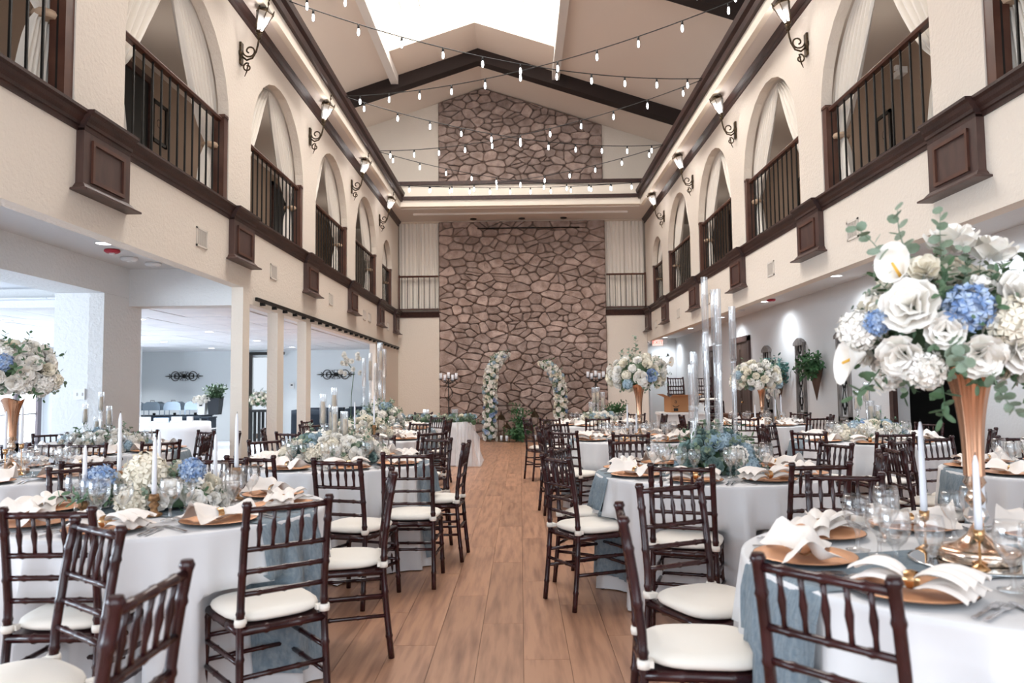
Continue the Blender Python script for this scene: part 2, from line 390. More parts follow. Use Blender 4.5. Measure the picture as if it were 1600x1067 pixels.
# ---- right aisle
mb = MB(); mb.b2(4.85, 5.05, -2.5, 8.15, 0, 2.95); mb.b2(4.85, 5.05, 9.85, 23.6, 0, 2.95); mb.b2(4.85, 5.05, 8.15, 9.85, 2.1, 2.95)
mb.build('wall_aisle_right', M_aisle, **S)
mb = MB(); mb.b2(3.46, 5.05, 23.4, 23.6, 0, 2.95); mb.b2(3.3, 3.5, YB+.3, 23.5, 0, 2.95); mb.build('wall_aisle_end', M_aisle, **S)
mb = MB(); mb.b2(XR+.12, 5.05, -2.5, 23.6, 2.86, 3.0); mb.b2(XR, XR+.14, YB, 23.6, 2.59, 3.0); mb.build('ceiling_aisle_right', M_aisle, **S)
# dark room behind the wide opening
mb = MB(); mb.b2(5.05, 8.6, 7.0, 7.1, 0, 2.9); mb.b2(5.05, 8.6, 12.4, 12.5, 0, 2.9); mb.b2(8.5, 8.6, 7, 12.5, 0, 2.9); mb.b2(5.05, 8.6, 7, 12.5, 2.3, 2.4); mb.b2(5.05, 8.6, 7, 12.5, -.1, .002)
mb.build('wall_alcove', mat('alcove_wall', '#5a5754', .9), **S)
mb = MB()
for y in (8.15, 9.85): mb.b2(4.81, 4.87, y-.05, y+.05, 0, 2.16)
mb.b2(4.81, 4.87, 8.10, 9.90, 2.08, 2.18); mb.build('trim_6', M_dark2, **S)
# ---- left vestibule: recess, diagonal-free pillar, beams
mb = MB(); mb.b2(-5.35, -4.8, -2.5, 9.15, 2.5, 2.95); mb.b2(-4.85, XL-.13, 9.15, 9.45, 2.40, 2.95);
mb.b2(-12.0, -4.85, 9.15, 9.45, 2.40, 2.95)
mb.prism([(-4.8, 8.60), (-4.8, 9.46), (-5.35, 9.46), (-5.35, 8.56), (-4.95, 8.56)], 'z', 0, 2.497)
mb.build('wall_pillar', M_white, **S)
mb = MB(); mb.b2(-4.9, XL-.12, -2.5, 9.2, 2.86, 2.96); mb.build('ceiling_vestibule', M_aisle, **S)
# ---- left room
mb = MB(); mb.b2(-11.2, -7.5, 20.9, 21.1, 0, 2.5); mb.b2(-6.75, XL-.28, 20.9, 21.1, 0, 2.5); mb.b2(-7.5, -6.75, 20.9, 21.1, 2.3, 2.5); mb.build('wall_room_back', M_room, **S)
mb = MB(); mb.b2(-11.8, -9.4, 18.3, 18.4, 0, 2.5); mb.b2(-9.5, -9.4, 18.4, 18.6, 0, 2.5); mb.build('wall_room_return', M_room, **S)
mb = MB(); mb.b2(-11.9, -11.65, -2.5, 21.1, 2.28, 2.5); mb.b2(-11.9, -11.65, 18.1, 21.1, 0, 2.28); mb.build('wall_room_left', M_room, **S)
M_dframe = mat('door_frame_taupe', '#5d545a', .5)
for k, y0 in enumerate((9.0, 10.85, 12.7, 14.55, 16.4)):
    d = bpy.data.objects.new('window_%d' % (k+2), None); COL.objects.link(d); d['kind'] = 'structure'
    fr = MB()
    for a_, b_ in ((y0, y0+.14), (y0+.80, y0+.96), (y0+1.62, y0+1.76)): fr.b2(-11.72, -11.60, a_, b_, 0, 2.28)
    fr.b2(-11.72, -11.60, y0, y0+1.76, 2.16, 2.28); fr.b2(-11.72, -11.60, y0, y0+1.76, 0, .22)
    fr = fr.build('window_frame', M_dframe, d)
    for q in (0, 1):
        ya = y0+.14+q*.82; yb = ya+.66
        for z0, z1 in ((.22, .86), (.89, 1.5), (1.53, 2.16)): MB().b2(-11.68, -11.66, ya, yb, z0, z1).build('pane', M_pane, d)
        mb = MB(); mb.b2(-11.69, -11.64, ya, yb, .86, .89); mb.b2(-11.69, -11.64, ya, yb, 1.5, 1.53); mb.build('muntin', M_dframe, d)
croom = bpy.data.objects.new('ceiling_room', None); COL.objects.link(croom); croom['kind'] = 'structure'
MB().b2(-12, -5.3, -2.5, 9.3, 2.63, 2.69).build('deck', M_tile, croom); MB().b2(-12, -4.82, 9.3, 21.1, 2.50, 2.56).build('deck', M_tile, croom); MB().b2(-4.9, XL-.13, 9.4, 21.1, 2.50, 2.56).build('deck', M_tile, croom)
tm = MB().b2(-.297, .297, -.6, .6, -.012, 0).mesh('tile', M_tile)
for i in range(14):
    for j in range(13):
        x, y = -11.8+i*.61+.3, 5.3+j*1.22+.6
        if x > -3.8 or (x > -5.4 and y < 10.2): continue
        inst('tile', tm, croom, (x, y, (2.50 if y > 9.3 else 2.63)+rnd.uniform(-.003, .003)))

# ================================================================ the stone chimney
def clip(poly, p, n):
    out = []
    for i in range(len(poly)):
        a, b = poly[i], poly[(i+1) % len(poly)]
        da, db = (a[0]-p[0])*n[0]+(a[1]-p[1])*n[1], (b[0]-p[0])*n[0]+(b[1]-p[1])*n[1]
        if da <= 0: out.append(a)
        if (da < 0 < db) or (db < 0 < da):
            t = da/(da-db); out.append((a[0]+(b[0]-a[0])*t, a[1]+(b[1]-a[1])*t))
    return out
def cells(x0, x1, z0, z1, sx, sz, rg, jit=.42):
    rows = max(1, round((z1-z0)/sz)); pts = []
    for r in range(rows):
        big = rg.uniform(.7, 1.45); cols = max(2, round((x1-x0)/(sx*big)))
        for c in range(cols):
            u = (c+.5+rg.uniform(-jit, jit))/cols; w = (r+.5+rg.uniform(-.36, .36))/rows
            pts.append((x0+u*(x1-x0), z0+w*(z1-z0)))
    pts = [p for p in pts if rg.random() > .14]
    for p in list(pts):
        if rg.random() < .24: pts.append((min(max(p[0]+rg.uniform(-.22, .22), x0+.02), x1-.02), min(max(p[1]+rg.uniform(-.14, .14), z0+.02), z1-.02)))
    AS = 1.6; res = []
    for i, p in enumerate(pts):
        poly = [(x0, z0), (x1, z0), (x1, z1), (x0, z1)]
        for j, q in enumerate(pts):
            if i == j or abs(q[0]-p[0]) > 1.6 or abs(q[1]-p[1]) > 1.1: continue
            n = ((q[0]-p[0])/AS, (q[1]-p[1])*AS); mx = ((p[0]+q[0])/2, (p[1]+q[1])/2)
            poly = clip(poly, mx, n)
            if len(poly) < 3: break
        if len(poly) >= 3: res.append(poly)
    return res
def polyarea(p): return abs(sum(p[i][0]*p[(i+1) % len(p)][1]-p[(i+1) % len(p)][0]*p[i][1] for i in range(len(p))))/2
def stone_geo(mb, poly, y, rg, gap=.011):
    n = len(poly); c = (sum(p[0] for p in poly)/n, sum(p[1] for p in poly)/n)
    q = []
    for i in range(n):   # cut the corners, wobble
        a, b = poly[i], poly[(i+1) % n]; L = math.hypot(b[0]-a[0], b[1]-a[1])
        if L < .03: continue
        k = min(.24, .03/L+.05)
        q.append((a[0]+(b[0]-a[0])*k, a[1]+(b[1]-a[1])*k)); 
        if L > .22: q.append(((a[0]+b[0])/2+rg.uniform(-.012, .012), (a[1]+b[1])/2+rg.uniform(-.012, .012)))
        q.append((b[0]-(b[0]-a[0])*k, b[1]-(b[1]-a[1])*k))
    if len(q) < 3: return False
    def ring(g):
        o = []
        for p in q:
            dx, dz = c[0]-p[0], c[1]-p[1]; L = math.hypot(dx, dz) or 1; t = min(g/L, .6); o.append((p[0]+dx*t, p[1]+dz*t))
        return o
    r1, r2 = ring(gap), ring(gap+.022); d = rg.uniform(.05, .095); m = len(q)
    vs = [(x, y, z) for x, z in r1] + [(x, y-d*.72, z) for x, z in r1] + [(x, y-d+rg.uniform(-.006, .008), z) for x, z in r2]
    fs = [[i, (i+1) % m, m+(i+1) % m, m+i] for i in range(m)] + [[m+i, m+(i+1) % m, 2*m+(i+1) % m, 2*m+i] for i in range(m)] + [[2*m+i for i in range(m)]]
    # wind outwards (towards -y)
    sa = sum(r1[i][0]*r1[(i+1) % m][1]-r1[(i+1) % m][0]*r1[i][1] for i in range(m))
    if sa < 0: fs = [f[::-1] for f in fs]
    mb.add(vs, fs); return True
CX0, CX1 = -2.19, 2.36
mb = MB(); mb.b2(CX0, CX1, YB, YB+.35, 0, 5.95)
mb.add([(CX0, YB, 6.0), (CX1-.03, YB, 6.0), (CX1-.03, YB, rz_(CX1)), (RX, YB, RZ), (CX0, YB, rz_(CX0)),
        (CX0, YB+.3, 6.0), (CX1-.03, YB+.3, 6.0), (CX1-.03, YB+.3, rz_(CX1)), (RX, YB+.3, RZ), (CX0, YB+.3, rz_(CX0))], [(0,1,2,3,4), (9,8,7,6,5), (0,5,6,1), (1,6,7,2), (2,7,8,3), (3,8,9,4), (4,9,5,0)])
chim = mb.build('wall_chimney', M_mort, **S)
rg = random.Random(11)
lo = cells(CX0, CX1, 0, 5.93, .31, .215, rg)
up = []
for p in cells(CX0, CX1-.03, 6.55, 9.75, .32, .23, rg):
    q = clip(clip(p, (RX, RZ-.03), (RK, 1)), (RX, RZ-.03), (-RK, 1))
    if len(q) > 2 and polyarea(q) > .01: up.append(q)
allst = sorted(lo+up, key=lambda p: -polyarea(p)); rest = MB(); k = 0
for i, p in enumerate(allst):
    if k < 299:
        mb = MB()
        if stone_geo(mb, p, YB, rg): mb.build('stone', M_stone, chim); k += 1
    else: stone_geo(rest, p, YB, rg)
rest.build('small_stones', M_stone, chim, kind='stuff')
print('stones', len(allst))

# ================================================================ balcony railings, curtains, corbels
def railing(n, L, x, y, sx, label, newel=True, rz=0):
    """railing along +y from the thing's origin, facing the hall; sx=+1 left wall"""
    t = thing('balcony_railing', label, 'railing', (x, y, 3.47), rz, 'iron and wood balcony railings')
    MB().prism([(-.03, .935), (.03, .935), (.04, .96), (.028, .98), (-.028, .98), (-.04, .96)], 'y', 0, L).build('handrail', M_rail, t)
    MB().b2(-.02, .02, 0, L, .05, .08).build('bottom_rail', M_rail, t)
    k = ('bal', 1)
    if k not in CACHE: CACHE[k] = MB().b2(-.008, .008, -.008, .008, .07, .95).mesh('baluster', M_iron)
    for i in range(n): inst('baluster', CACHE[k], t, (0, L*(i+.6)/(n+.2), 0))
    if newel:
        mb = MB(); mb.b2(-.06, .06, L-.11, L-.005, -.01, .98); mb.b2(-.07, .07, L-.12, L, .98, 1.01); mb.build('newel_post', M_rail, t)
    return t
CACHE = {}
ordn = ['beside the camera', 'nearest the camera', 'second from the camera', 'third from the camera', 'fourth from the camera', 'fifth from the camera', 'narrow and last before the stone chimney']
def curtain(x, ya, yb, edge, label, sx):
    """panel in an arch: ya jamb side, yb apex side; edge = +1 when the jamb is at the far end"""
    t = thing('arch_curtain', label, 'curtain', (0, 0, 0), 0, 'ivory curtains tied back in the balcony arches')
    c = (arches_c[0]+arches_c[1])/2; r = (arches_c[1]-arches_c[0])/2; jam = arches_c[1] if edge > 0 else arches_c[0]
    tie = 4.12; NF = 7
    def fn(u, v):
        z = 3.58+(4.41+r-.01-3.58)*v
        # u 0 jamb .. 1 inner edge
        if z > tie:
            f = (z-tie)/(4.41+r-tie); inner = jam+(c-jam)*(.14+.88*f**.72) ; outer = jam
            if z > 4.41:
                w = math.sqrt(max(r*r-(z-4.41)**2, 0)); outer = c+edge*w
                inner = outer+(inner-outer) if edge*(outer-inner) > 0 else outer-edge*.005
        else:
            f = (tie-z)/(tie-3.58); inner = jam-edge*(.17+.20*f**.6); outer = jam-edge*.02
        outer += edge*.06; y = outer+(inner-outer)*u
        amp = .035*min(1, abs(outer-inner)/.25); pinch = 1-.6*math.exp(-((z-tie)/.12)**2)
        return (x+amp*pinch*math.sin(u*NF*2*PI+z*1.2)-sx*.03, y, z)
    MB().grid(fn, 44, 26).build('panel', M_curt, t)
    j = jam-edge*.10; MB().lathe([(.085, -.03), (.10, 0), (.085, .03)], (x-sx*.02, j, tie), 12).build('tieback', mat('curtain_tie', '#c9ad92', .8), t)
    return t
for side, sx, xw in (('left', 1, XL), ('right', -1, XR)):
    for k, (a, b) in enumerate(arches):
        if k == 0: continue
        arches_c = (a, b)
        railing(13 if k < 6 else 8, b-a, xw-sx*.07, a, sx, 'balcony railing in the %s wall arch, %s' % (side, ordn[k]))
        curtain(xw-sx*.15, a, b, -1, 'ivory curtain, near jamb, %s wall arch %s' % (side, ordn[k]), sx)
        curtain(xw-sx*.15, a, b, 1, 'ivory curtain, far jamb, %s wall arch %s' % (side, ordn[k]), sx)
# railings and gathered curtains beside the chimney
for side, xa, xb in (('left', XL+.02, -2.2), ('right', 2.37, XR-.02)):
    t = railing(7, xb-xa, xb, YB-.05, 1, 'short balcony railing between the %s wall and the stone chimney' % side, False, PI/2)
    if side == 'right': MB().b2(-.02, .02, .0, .04, .0, 1.0).build('end_post', M_rail, t)
    else: MB().b2(-.02, .02, xb-xa-.04, xb-xa, .0, 1.0).build('end_post', M_rail, t)
    for h in (0, 1):
        x0 = xa+(xb-xa)*h/2; x1 = x0+(xb-xa)/2-.01
        def fn(u, v): return (x0+(x1-x0)*u, YB+.12+.018*math.sin(u*5*2*PI+v*.8)+.01*math.sin(u*17), 3.56+2.38*v)
        o = MB().grid(fn, 70, 6).build('hanging_curtain', M_curt)
        tag(o, 'ivory curtain hanging straight %s the %s balcony opening beside the chimney' % (('on the outer side of', 'on the chimney side of')[h if side == 'left' else 1-h], side), 'curtain', 'straight curtains beside the chimney')
# corbel boxes
def corbel_meshes():
    L = .67
    body = MB().b2(0, .06, 0, L, -.46, 0).mesh('panel_box', M_dark2)
    fr = MB()
    for (y0, y1, z0, z1) in ((.10, L-.10, -.10, -.07), (.10, L-.10, -.40, -.37), (.10, .13, -.40, -.07), (L-.13, L-.10, -.40, -.07)): fr.b2(.06, .078, y0, y1, z0, z1)
    fr = fr.mesh('panel_moulding', M_rail)
    base = MB(); prof = [(.062, -.42), (.08, -.44), (.095, -.46), (.13, -.475), (.13, -.49)]
    vs = []
    for d, z in prof:
        e = d-.062; vs += [(0, -e, z), (d, -e, z), (d, L+e, z), (0, L+e, z)]
    fs = []
    for i in range(len(prof)-1):
        for j in range(3): a = i*4+j; fs.append((a, a+4, a+5, a+1))
    k = (len(prof)-1)*4; fs.append((k, k+3, k+2, k+1)); base.add(vs, fs); base = base.mesh('base_moulding', M_dark2)
    return body, fr, base
cm = corbel_meshes()
for side, sx, xw in (('left', 1, XL), ('right', -1, XR)):
    for k, (a, b) in enumerate(corb):
        if k < 2: continue
        t = thing('wall_corbel', 'dark panelled wood corbel on the %s wall, %s' % (side, ['', '', 'nearest the camera', 'second from the camera', 'third from the camera', 'fourth from the camera', 'fifth from the camera', 'in the corner by the chimney'][k]), 'corbel', (xw, a if sx > 0 else b, 3.33), 0 if sx > 0 else PI, 'panelled corbels under the balcony moulding')
        for n_, m_ in zip(('panel_box', 'panel_moulding', 'base_moulding'), cm): inst(n_, m_, t)

# ---- sconces
def sconce_parts():
    P = {}
    def spiral(cx, cz, r0, turns, a0, rad, d=1, n=18):
        return [(cx+r0*(1-.72*i/n)*math.cos(a0+d*turns*2*PI*i/n), 0, cz+r0*(1-.72*i/n)*math.sin(a0+d*turns*2*PI*i/n)) for i in range(n+1)]
    mb = MB(); mb.lathe([(.05, 0), (.055, .01), (.03, .025), (.02, .03)], n=10)
    mb.xf(Matrix.Rotation(PI/2, 4, 'Y')); mb.box((.012, 0, 0), (.022, .07, .24)); P['wall_plate'] = mb.mesh('wall_plate', M_bronze)
    mb = MB()
    mb.tube([(.02, 0, -.03), (.07, 0, -.07), (.13, 0, -.05), (.17, 0, .02), (.19, 0, .10), (.20, 0, .17)], .011, 6)
    mb.tube(spiral(.10, .03, .075, 1.2, PI, 0), .009, 6); mb.tube(spiral(.08, -.15, .05, 1.1, PI/2, 0), .009, 6); mb.tube([(.09, 0, -.10), (.07, 0, -.20), (.05, 0, -.25)], [.009, .008, .003], 6)
    mb.lathe([(.012, 0), (.03, .02), (.015, .04), (.035, .06), (.02, .08)], (.20, 0, .15), 8); P['scroll_arm'] = mb.mesh('scroll_arm', M_bronze)
    mb = MB(); mb.lathe([(.035, .0), (.09, .21)], n=6, smooth=False, caps=False); P['lamp_glass'] = mb.mesh('lamp_glass', glassmat('frosted_lamp', refl=.1, edge=.3, body=.25))
    mb = MB()
    for j in range(6):
        a = 2*PI*j/6; mb.tube([(.036*math.cos(a), .036*math.sin(a), 0), (.092*math.cos(a), .092*math.sin(a), .21)], .005, 4)
        mb.add([(.095*math.cos(a+q), .095*math.sin(a+q), .205+w) for q, w in ((-.22, 0), (.22, 0), (0, .055))]+[(.085*math.cos(a+q), .085*math.sin(a+q), .205+w) for q, w in ((-.22, 0), (.22, 0), (0, .055))], [(0,1,2), (5,4,3), (0,3,4,1), (1,4,5,2), (2,5,3,0)])
    mb.lathe([(.03, -.02), (.045, 0), (.035, .01)], n=6); mb.lathe([(.10, .205), (.10, .215), (.055, .25), (.02, .28), (.012, .30), (.02, .32), (.006, .345), (.010, .37), (.002, .40)], n=6)
    P['lamp_cage'] = mb.mesh('lamp_cage', M_bronze)
    P['bulb'] = MB().lathe([(.004, .03), (.022, .06), (.026, .10), (.014, .14), (.002, .155)], n=8).mesh('bulb', M_bulb)
    return P
SP = sconce_parts()
for side, sx, xw in (('left', 1, XL), ('right', -1, XR)):
    for k in range(5):
        y = 5.83+PITCHY*k
        t = thing('wall_sconce', 'bronze lantern sconce on the %s wall pier, %s' % (side, ['beside the nearest arch', 'nearest of those in view', 'second from the camera', 'third from the camera', 'last towards the chimney'][k]), 'wall lamp', (xw, y-.05, 5.38), 0 if sx > 0 else PI, 'lantern sconces between the arches')
        t.scale = (1.12, 1.12, 1.12); inst('wall_plate', SP['wall_plate'], t); inst('scroll_arm', SP['scroll_arm'], t)
        for n_ in ('lamp_cage', 'lamp_glass', 'bulb'): inst(n_, SP[n_], t, (.20, 0, .24), (0, .30, 0))
        d = bpy.data.lights.new('sconce_light', 'POINT'); d.energy = 11; d.color = (1, .94, .90); d.shadow_soft_size = .05
        o = bpy.data.objects.new('sconce_light', d); COL.objects.link(o); o.location = (xw+sx*.30, y-.05, 5.73)
for sx, x in ((1, -4.3), (-1, 4.4)):
    for k in range(5):
        d = bpy.data.lights.new('balcony_fill_light', 'POINT'); d.energy = 7; d.color = (1, .9, .8); d.shadow_soft_size = .12  # added point fill without fixtures, brightens the corridors and curtains
        o = bpy.data.objects.new('balcony_fill_light', d); COL.objects.link(o); o.location = (x, 5.83+PITCHY*k, 5.0)
# ---- string lights
bulbP = {'socket': MB().lathe([(.006, 0), (.014, -.01), (.016, -.055), (.012, -.06)], n=8).mesh('socket', M_black), 'bulb': MB().lathe([(.009, -.058), (.014, -.08), (.017, -.115), (.012, -.145), (.002, -.155)], n=10).mesh('bulb', M_bulb)}
def string(a, b, sag, label, n):
    t = thing('string_light', label, 'string light', a, 0, 'festoon strings across the hall')
    A, B = Vector(a), Vector(b); N = 30
    P = [(B-A)*(i/N)+Vector((0, 0, -4*sag*(i/N)*(1-i/N))) for i in range(N+1)]
    MB().tube(P, .0075, 5).build('cord', M_black, t)
    for i in range(n):
        u = (i+.6)/(n+.2); p = (B-A)*u+Vector((0, 0, -4*sag*u*(1-u)))
        inst('socket', bulbP['socket'], t, p); inst('bulb', bulbP['bulb'], t, p)
SL = -2.93; SR = 3.04; z_ = 6.30
for a, b, l in (((SL, 9.23), (SR, 6.6), 'from the left ring trim towards the right, nearest the camera'), ((SL, 6.6), (SR, 9.2), 'from the nearest left trim back to the right'), ((SL, 9.23), (SR, 11.88), 'starting at the left trim and running back under the skylight'),
                ((SR, 9.2), (SL, 12.38), 'starting at the right trim and crossing before the dark beam'), ((SL, 12.38), (SR, 15.17), 'from left trim to right, crossing the upper stones'), ((SR, 11.88), (SL, 15.30), 'from right trim to left, crossing the upper stones'),
                ((SL, 15.30), (SR, 17.93), 'low over the back beam, starting at left'), ((SR, 15.17), (SL, 17.93), 'low over the back beam, starting at right'), ((SL, 17.93), (SR, 17.95), 'straight across in front of the cream back beam')):
    string((a[0], a[1], z_), (b[0], b[1], z_), .30 if a[1] != 17.93 else .10, 'string of glass bulbs '+l, 11 if a[1] != 17.93 else 12)

# ---- small wall and ceiling fixtures
def vent(x, sx, y, label):
    t = thing('wall_vent', label, 'vent', (x, y, 2.94), 0 if sx > 0 else PI, 'small white air vents above the openings')
    mb = MB()
    for (y0, y1, z0, z1) in ((-.13, .13, .08, .10), (-.13, .13, -.10, -.08), (-.13, -.11, -.1, .1), (.11, .13, -.1, .1)): mb.b2(0, .012, y0, y1, z0, z1)
    mb.build('frame', mat('vent_paint', '#d8cfc4', .6), t); MB().b2(0, .002, -.11, .11, -.08, .08).build('backing', mat('vent_shadow', '#8f8478', .8), t)
    for i in range(9): inst('slat', vslat, t, (.006, -.1+i*.025, 0))
vslat = MB().b2(-.004, .004, -.004, .004, -.08, .08).mesh('slat', mat('vent_paint', '#d8cfc4', .6))
for y, l in ((7.73, 'nearest, between two corbels'), (10.02, 'second from the camera'), (13.1, 'third from the camera'), (15.93, 'first of the close pair'), (16.5, 'second of the close pair'), (18.8, 'last by the chimney corner')): vent(XL, 1, y, 'white vent on the left wall, '+l)
for y, l in ((7.73, 'nearest the big bouquet'), (10.28, 'second from the camera'), (13.77, 'third, behind the tall tubes'), (16.35, 'fourth from the camera'), (19.07, 'last by the chimney corner')): vent(XR, -1, y, 'white vent on the right wall, '+l)
dl_r = MB().lathe([(.075, 0), (.095, -.004), (.095, .0)], n=18).mesh('ring', M_wpaint); dl_l = MB().lathe([(.0, -.002), (.075, -.002)], n=18, caps=False).mesh('lens', M_lamp)
def down(x, y, z, label, grp, power=0, col=(1, .97, .93), ang=1.5):
    t = thing('ceiling_downlight', label, 'ceiling light', (x, y, z), 0, grp); inst('ring', dl_r, t); inst('lens', dl_l, t)
    if power: spot('downlight', (x, y, z-.03), power, col, ang, 1.0)
for i, y in enumerate((4.6, 7.4, 10.46, 13.53, 16.5, 19.5, 22.9)):
    down(4.42, y, 2.858, 'round downlight in the right aisle ceiling, %s' % ['nearest of all', 'second from the camera', 'before the big bouquet', 'by the red alarm', 'over the dark door', 'by the exit sign', 'last by the white door'][i], 'right aisle downlights', 75, (.86, .93, 1), 2.7)
down(-4.22, 7.53, 2.858, 'round downlight under the left balcony beside the red alarm', 'left vestibule downlights', 10); down(-4.25, 4.6, 2.858, 'round downlight under the left balcony, nearest the camera', 'left vestibule downlights', 10)
nr = 0
for x in (-10.3, -8.0, -5.9):
    for y in (11.6, 14.2, 16.8, 19.4):
        nr += 1; down(x, y, 2.485, 'round downlight in the tiled side-room ceiling, %s row, %s column' % (['first', 'second', 'third', 'last'][int((y-11.6)/2.6+.1)], {-10.3: 'window-side', -8.0: 'middle', -5.9: 'hall-side'}[x]), 'side-room downlights', 190, (.92, .96, 1), 2.2)
for x, y, l in ((-4.32, 7.87, 'red strobe alarm on the ceiling under the left balcony'), (4.42, 13.2, 'red strobe alarm on the right aisle ceiling')):
    t = thing('fire_alarm', l, 'alarm', (x, y, 2.858)); MB().lathe([(.075, 0), (.08, -.02), (.06, -.035)], n=14).build('base', M_red, t); MB().box((0, 0, -.045), (.05, .03, .02)).build('strobe', M_wpaint, t)
for x, y, l in ((-4.39, 8.35, 'small white ceiling detector by the cross beam'), (-4.30, 8.72, 'larger round white detector nearest the cross beam'), (4.4, 15.0, 'white ceiling detector in the right aisle')):
    t = thing('smoke_detector', l, 'detector', (x, y, 2.858)); MB().lathe([(.09, 0), (.09, -.02), (.07, -.035), (.03, -.04)], n=18).build('housing', M_wpaint, t); MB().lathe([(.03, -.04), (.02, -.05)], n=10).build('cap', M_wpaint, t)
t = thing('light_switch', 'white double light switch on the bright pillar face', 'switch', (-5.03, 8.554, 1.33), 0)
MB().box((0, -.012, 0), (.13, .012, .125)).build('plate', M_wpaint, t)
for dx in (-.03, .03): MB().box((dx, -.022, 0), (.02, .012, .035)).build('toggle', M_wpaint, t)
# barn door track on the left wall
t = thing('sliding_door_track', 'black metal track along the top of the left opening', 'track', (XL, 9.28, 2.41))
MB().b2(.02, .05, 0, 11.0, .055, .10).build('track_bar', M_iron, t)
bm = MB().b2(0, .06, -.02, .02, .02, .06).mesh('bracket', M_iron)
for i in range(24): inst('bracket', bm, t, (0, .25+i*.46, 0))
# iron rod and cans above the chimney
o = MB().tube([(-1.12, YB-.14, 5.72), (1.66, YB-.14, 5.715)], .018, 8).build('curtain_rod', M_iron); tag(o, 'thin black rod fixed across the top of the stone chimney', 'rod')
for i, x in enumerate((-1.22, .09, 1.22)):
    t = thing('ceiling_spotlight', 'black recessed spotlight over the chimney, %s' % ('above the rod end', 'in the middle', 'towards the right curtain')[i], 'ceiling light', (x, 20.1, 5.95)); MB().lathe([(.09, 0), (.09, -.02), (.06, -.03)], n=14).build('trim_ring', M_black, t)
    MB().lathe([(.0, -.015), (.05, -.02)], n=12, caps=False).build('lens', M_corrc, t)
# balcony doors and pictures
def balc_door(x, y0, y1, sx, l):
    t = thing('balcony_door', l, 'door', (x, y0, 3.5)); L = y1-y0
    MB().b2(0, .03*sx, 0, L, 0, 2.08).build('door_leaf', mat('dark_teal_door', '#1b2022', .6), t)
    mb = MB(); mb.b2(0, .06*sx, -.09, 0, 0, 2.17); mb.b2(0, .06*sx, L, L+.09, 0, 2.17); mb.b2(0, .06*sx, -.09, L+.09, 2.08, 2.17); mb.build('door_frame', M_dark, t)
def picture(x, y, z, sx, l):
    t = thing('framed_picture', l, 'picture', (x, y, z)); fr = MB()
    for a, b, c, d in ((-.22, .22, .25, .30), (-.22, .22, -.30, -.25), (-.22, -.17, -.3, .3), (.17, .22, -.3, .3)): fr.b2(0, .03*sx, a, b, c, d)
    fr.build('frame', M_iron, t); MB().b2(0, .01*sx, -.17, .17, -.25, .25).build('mat_board', M_corr, t); MB().lathe([(.0, 0), (.06, .012), (.08, 0)], n=14, caps=False).xf(Matrix.Rotation(sx*PI/2, 4, 'Y')).build('emblem', M_dark, t)
balc_door(-5.1, 9.2, 10.06, 1, 'dark door on the left balcony behind the nearest full arch'); balc_door(-5.1, 15.3, 16.1, 1, 'dark door on the left balcony behind the third arch')
balc_door(5.25, 17.6, 18.4, -1, 'dark door on the right balcony near the chimney')
picture(-5.1, 10.42, 5.15, 1, 'black framed picture beside the left balcony door'); picture(5.25, 10.6, 4.9, -1, 'black framed picture seen through the big right arch'); picture(5.25, 13.7, 4.9, -1, 'black framed picture on the right balcony, farther back'); picture(-5.1, 16.6, 4.95, 1, 'black framed picture on the left balcony, farther back')
t = thing('emergency_light', 'small white emergency light on the right balcony wall', 'lamp', (5.2, 10.0, 5.55)); MB().box((0, 0, 0), (.08, .22, .09)).build('case', M_wpaint, t); MB().box((-.05, 0, .07), (.05, .06, .06)).build('lamp_head', M_wpaint, t)

